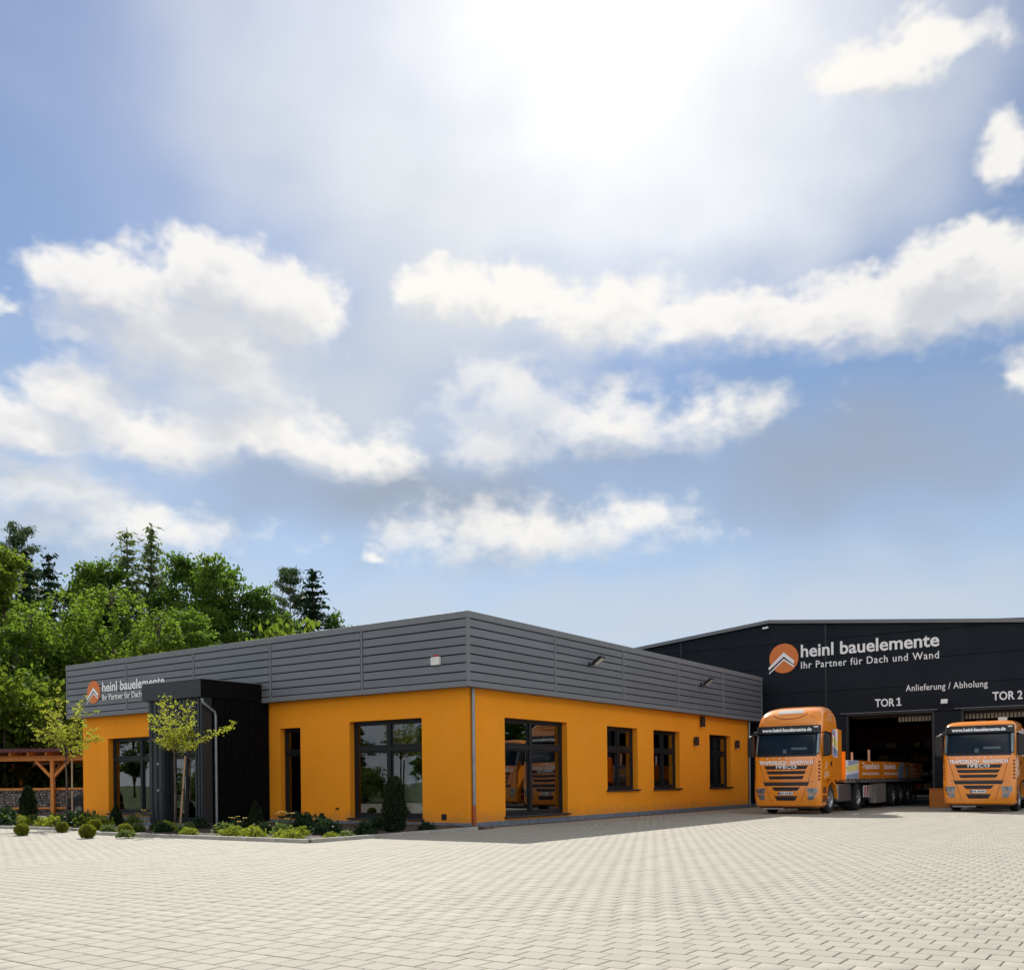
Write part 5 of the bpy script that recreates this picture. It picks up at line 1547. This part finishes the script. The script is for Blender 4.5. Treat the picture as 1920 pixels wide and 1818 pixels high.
low_row('deep', ((-20.0, 18.6, 1.1), (-17.3, 16.8, 1.15), (-18.5, 17.8, 1.0), (-16.4, 17.2, .8), (-19.3, 16.6, .9), (-21.4, 17.5, .9), (-23.3, 17.7, .8), (-17.6, 19.0, .9), (-16.3, 19.4, .7), (-24.0, 16.8, .7), (-22.5, 15.9, .7)), 'at the foot of the orange wall')
low_row('green', ((-18.3, 16.3, .9), (-16.2, 16.4, .7), (-21.9, 16.2, .9), (-23.6, 15.8, .9), (-20.6, 16.4, .9), (-24.1, 15.3, .8), (-19.4, 15.7, .8)), 'in the bed right of the porch')
rows = {'lime': [], 'green': [], 'deep': []}
for k in range(26):
    x = -27.3 - 9.5 * (k + random.random()) / 26; y = 16.3 + .05 * (x + 27) + random.uniform(0, 2.4)
    rows[('lime', 'green', 'lime', 'deep')[k % 4]].append((x, y, random.uniform(.9, 1.5)))
for k in rows: low_row(k, rows[k], 'behind the kerb at the far left')
low_row('green', ((-21.4, 14.05, .75),), 'alone on the paving between two box balls')
# taller flowering stems
def flower(x, y, h, label):
    t = thing('yellow_flower', label, 'flower', (x, y, 0), 0, 'yellow flowers of the bed')
    st = MB(); pt = MB()
    for k in range(7):
        a = k * 2.4; r = .03 + .02 * k; hh = h * random.uniform(.75, 1.05)
        tip = (r * math.cos(a) * 2, r * math.sin(a) * 2, hh)
        st.tube([(0, 0, 0), (r * math.cos(a), r * math.sin(a), hh * .6), tip], .005, 4)
        for j in range(5):
            b = j * 1.2566
            pt.add([tip, (tip[0] + .05 * math.cos(b - .4), tip[1] + .05 * math.sin(b - .4), tip[2] + .015), (tip[0] + .075 * math.cos(b), tip[1] + .075 * math.sin(b), tip[2] + .005), (tip[0] + .05 * math.cos(b + .4), tip[1] + .05 * math.sin(b + .4), tip[2] + .015)], [(0, 1, 2, 3)])
    st.build('stalks', L_BUSH, t, fix=False)['kind'] = 'stuff'
    pt.build('petals', PETAL, t, fix=False)['kind'] = 'stuff'
for x, y, h, lab in ((-17.75, 15.9, .62, 'tall yellow flowering stems before the wall between the two right windows'), (-23.55, 16.0, .62, 'yellow flowers at the foot of the young tree by the porch'), (-19.6, 16.0, .48, 'single yellow flower left of the small cone conifer')): flower(x, y, h, lab)

# ---- young staked trees
STAKE = woodmat('stake_wood', (.28, .17, .09), (.42, .29, .17))
def young_tree(x, y, spread, base, top, label, seed, arm=None):
    rr = random.Random(seed); g = np.random.default_rng(seed)
    t = thing('young_tree', label, 'tree', (x, y, 0), 0, 'staked young trees by the entrance')
    tk = MB(); pts = []
    tk.tube([(0, 0, -.05), (.01, .01, 1.0), (-.01, 0, base), (0, .01, base + .5)], [.035, .03, .026, .018], 9)
    def cluster(p, n, s): pts.append(np.array(p) + g.normal(size=(n, 3)) * np.array([s, s, s * .55]))
    tips = []
    for k in range(19):
        a = k * 2.399 + rr.uniform(-.3, .3); f = (k + .5) / 19
        L = spread * rr.uniform(.65, 1.05) * (1.0 - .45 * f); zt = base + (top - base) * (.18 + .8 * f) * rr.uniform(.9, 1.05)
        tips.append((a, L, zt))
    if arm: tips.append(arm)
    for a, L, zt in tips:
        z0 = base + rr.uniform(-.05, .5)
        p0 = np.array((0, 0, z0)); p2 = np.array((math.cos(a) * L, math.sin(a) * L, zt)); p1 = (p0 + p2) / 2 + np.array((0, 0, .08))
        tk.tube([tuple(p0), tuple(p1), tuple(p2)], [.013, .008, .003], 5)
        for f in np.linspace(.3, 1.0, max(5, int(L / .13))):
            c = (1 - f) ** 2 * p0 + 2 * f * (1 - f) * p1 + f * f * p2
            cluster(c, 12, .075)
            if rr.random() < .6:
                q = c + np.array((rr.uniform(-.22, .22), rr.uniform(-.22, .22), rr.uniform(.02, .2)))
                tk.tube([tuple(c), tuple(q)], [.004, .002], 3); cluster(q, 10, .06)
    tk.build('trunk', BARK, t, smooth=True)
    link('crown', leaf_mesh('crown', np.concatenate(pts), .040, L_MAPLE, .65, .6, seed), t)
    return t
young_tree(-29.2, 17.1, 1.15, 2.1, 4.35, 'young golden-leaved tree at the left end of the orange wall', 5)
young_tree(-23.78, 17.2, 0.95, 2.0, 3.85, 'young golden-leaved tree in front of the entrance porch', 8, arm=(0.61, 1.65, 2.95))
def stake(x, y, h, dx, dy, label, w=.07):
    t = thing('tree_stake', label, 'stake', (x, y, 0), 0, 'wooden stakes of the young trees')
    MB().tube([(0, 0, -.1), (dx, dy, h), (dx, dy, h + .03)], [w / 2, w / 2, w / 3], 10).build('post', STAKE, t, smooth=True, angle=40)
    MB().lathe([(-.02, w / 2 + .012), (.02, w / 2 + .012)], (dx * .55, dy * .55, h * .55), (0, 0, 1), 12).build('tie', BARK, t)
stake(-29.06, 17.2, 2.15, .02, 0, 'wooden stake tied to the left young tree', .055)
stake(-23.66, 17.25, 2.1, .16, .1, 'pale wooden stake leaning beside the tree at the porch', .06)
stake(-24.0, 17.35, 1.25, .06, -.02, 'short wooden stake left of the trunk at the porch', .06)
MB()
# ------------------------------------------------------------------ carport, stone wall and car on the far left
OWOOD = woodmat('orange_stained_wood', (.52, .17, .026), (.74, .29, .05))
REDROOF = pbr('dark_red_roof_sheet', (.085, .014, .016), .45, .1)
CPX, CPY = -44.2, 25.2
ca = math.radians(29.5)                         # the carport stands turned against the office
CP = thing('carport', 'orange wooden carport with dark red roof left of the office', 'carport', (CPX, CPY, -.05), ca)
for (x, y) in ((0, 0), (-4.6, 0), (4.6, 0), (0, 4.8), (-4.6, 4.8), (4.6, 4.8)):
    MB().box(x - .085, x + .085, y - .085, y + .085, 0, 2.56).build('post', OWOOD, CP, bevel=.01, seg=1)
    for s in (-1, 1):
        MB().beam((x + s * .07, y, 1.80), (x + s * .82, y, 2.55), .12, .12, (0, 1, 0)).build('brace', OWOOD, CP)
    MB().beam((x, y + (.07 if y == 0 else -.07), 1.80), (x, y + (.82 if y == 0 else -.82), 2.55), .12, .12, (1, 0, 0)).build('brace', OWOOD, CP)
for y in (0, 4.8): MB().box(-6.4, 6.4, y - .08, y + .08, 2.56, 2.82).build('beam', OWOOD, CP, bevel=.01, seg=1)
x = -6.3
while x < 6.4:
    MB().box(x - .05, x + .05, -.55, 5.4, 2.822, 2.97).build('rafter', OWOOD, CP)
    x += .9
MB().box(-6.5, 6.5, -.6, 5.5, 2.975, 3.0).build('roof_board', woodmat('pale_roof_board', (.25, .2, .13), (.36, .3, .2)), CP)
m = MB()
for k in range(44):
    x0 = -6.55 + k * .3; m.box(x0, x0 + .295, -.7, 5.6, 3.005, 3.03 + (.02 if k % 2 else 0))
m.build('roof_sheet', REDROOF, CP)['kind'] = 'stuff'
MB().box(-6.6, 6.6, -.74, -.70, 2.96, 3.13).build('eaves_trim', REDROOF, CP)
MB().tube([(-1.9, 1.5, 2.45), (-.7, 2.4, 2.50)], .05, 8).build('strip_light', pbr('alu', (.55, .56, .56), .4, .6), CP)
# stone-filled wire wall between the posts
GAB = thing('gabion_wall', 'wire wall filled with grey-brown stones under the carport', 'wall', (CPX, CPY, -.05), ca)
BX0, BX1, BY0, BY1, BZ = -6.5, 6.4, .25, .75, 1.22
MB().box(BX0, BX1, BY0 + .12, BY1, 0, BZ - .06).build('stone_core', pbr('dark_stone_core', (.05, .045, .04), .95), GAB)
def stone_mesh(seed):
    g = np.random.default_rng(seed)
    import bmesh
    bm = bmesh.new(); bmesh.ops.create_icosphere(bm, subdivisions=1, radius=1)
    for v in bm.verts: v.co *= float(g.uniform(.7, 1.1)); v.co.x *= 1.25; v.co.z *= .8
    me = bpy.data.meshes.new('stone'); bm.to_mesh(me); bm.free()
    return me
def stone_mat():
    m = bpy.data.materials.new('gabion_stone'); m.use_nodes = True
    t = m.node_tree; N = NT(t); b = t.nodes['Principled BSDF']
    r = N.math('FRACT', N.math('ADD', N.n('ShaderNodeNewGeometry').outputs['Random Per Island'], N.n('ShaderNodeObjectInfo').outputs['Random']))
    N.put(b.inputs['Base Color'], N.mix(r, (.14, .11, .095, 1), (.40, .36, .33, 1)))
    b.inputs['Roughness'].default_value = .9
    return m
SM = stone_mat()
st = [stone_mesh(s) for s in range(4)]
sv = []
for me in st:
    me.materials.append(SM)
    a = np.empty(len(me.vertices) * 3); me.vertices.foreach_get('co', a); sv.append((a.reshape(-1, 3), [tuple(p.vertices) for p in me.polygons]))
cnt = 0
big = MB()
for j in range(9):
    for i in range(88):
        x = BX0 + .08 + i * .146 + (j % 2) * .07; z = .07 + j * .128
        if x > BX1 - .05: continue
        vis = -2.6 < x < 1.6
        k = random.randrange(4); s = random.uniform(.065, .085)
        p = (x + random.uniform(-.02, .02), BY0 + .10 + random.uniform(-.02, .02), z + random.uniform(-.015, .015))
        if vis and cnt < 300:
            o = link('stone', st[k], GAB, p); o.scale = (s, s, s); o.rotation_euler = (random.random() * 6, random.random() * 6, random.random() * 6); cnt += 1
        else:
            V, F = sv[k]; a = random.random() * 6; c_, s_ = math.cos(a), math.sin(a)
            big.add([(p[0] + s * (q[0] * c_ - q[2] * s_), p[1] + s * q[1], p[2] + s * (q[0] * s_ + q[2] * c_)) for q in V], F)
bo = big.build('stones', SM, GAB, fix=False); bo['kind'] = 'stuff'
wire = MB()
for k in range(int((BX1 - BX0) / .2) + 1): wire.box(BX0 + k * .2 - .003, BX0 + k * .2 + .003, BY0 - .01, BY0 - .004, 0, BZ - .05)
for k in range(7): wire.box(BX0, BX1, BY0 - .017, BY0 - .011, k * .19, k * .19 + .006)
wire.build('wire_mesh', ZINC, GAB)['kind'] = 'stuff'
MB().box(BX0, BX1, BY0 - .05, BY1, BZ - .05, BZ + .06).build('top_rail', OWOOD, GAB, bevel=.01, seg=1)
MB().box(BX0, BX1, BY0 - .10, BY0 - .04, .26, .36).build('lower_rail', OWOOD, GAB, bevel=.01, seg=1)

# dark car parked behind the building end, only its nose corner shows
CARB = pbr('black_car_paint', (.006, .006, .007), .4, spec=.3)
CARRIM = pbr('car_rim', (.16, .16, .165), .5, .3)
car = thing('parked_car', 'dark car by the stone wall, mostly hidden behind the orange building end', 'car', (-39.6, 25.6, -.05), math.radians(180 + 14))
prof = [(-2.15, .32), (2.1, .32), (2.2, .55), (2.12, .82), (1.15, .95), (.45, 1.40), (-1.05, 1.44), (-1.95, .98), (-2.2, .9), (-2.24, .5)]
MB().prism(prof, (0, -.86, 0), (1, 0, 0), (0, 0, 1), (0, 1, 0), 1.72).build('body', CARB, car, bevel=.07, seg=3)
for y, s in ((-.865, -1), (.861, 1)):
    MB().prism([(1.0, .97), (.42, 1.33), (-.98, 1.36), (-1.7, .99)], (0, y, 0), (1, 0, 0), (0, 0, 1), (0, 1, 0), .006).build('side_window', pbr('side_glass', (.01, .013, .016), .06, spec=.8), car)
    for x in (-1.35, 1.38):
        w_ = MB().lathe([(-.2, .2), (-.2, .30), (-.17, .325), (-.03, .325), (0, .30), (0, .21)], (x, .90 * s, .325), (0, s, 0), 28).build('wheel', RUBBER, car, smooth=True, angle=50)
        MB().lathe([(0, .215), (-.02, .20), (-.05, .16), (-.02, .06), (-.01, 0)], (x, .90 * s, .325), (0, s, 0), 24).build('rim', CARRIM, w_, smooth=True, angle=40)
MB().prism([(.50, 1.36), (1.10, .985), (1.12, 1.0), (.52, 1.39)], (0, -.7, 0), (1, 0, 0), (0, 0, 1), (0, 1, 0), 1.4).build('windscreen', pbr('side_glass', (.01, .013, .016), .06, spec=.8), car)
for s in (-1, 1):
    MB().box(2.08, 2.2, s * .5, s * .8, .62, .78).build('headlight', LAMP, car, bevel=.03)
    MB().box(.55, .75, s * .88, s * 1.02, .93, 1.05).build('mirror', CARB, car, bevel=.02)

# stack of boards beside the hall, seen only as a reflection in the large side window
def board_stack(x, y, n, label):
    t = thing('board_stack', label, 'board stack', (x, y, 0), 0, 'stacked boards mirrored in the side window')
    mats = [pbr('pale_board', (.45, .36, .24), .8, var=.2), pbr('brown_pack', (.16, .10, .05), .8), pbr('pale_pack', (.35, .35, .34), .6)]
    for k in range(n):
        w = random.uniform(1.5, 2.2)
        MB().box(-w, w, -.6, .6, .12 + k * .16, .12 + k * .16 + .11).build('board', mats[k % 3], t)
        for q in (-1.2, 0, 1.2):
            MB().box(q - .05, q + .05, -.55, .55, .07 + k * .16, .118 + k * .16).build('batten', mats[1], t)
board_stack(-1.2, 43.0, 7, 'stack of pale boards left of the trucks in the window reflection')
board_stack(3.2, 44.5, 5, 'lower stack of boards in the window reflection')
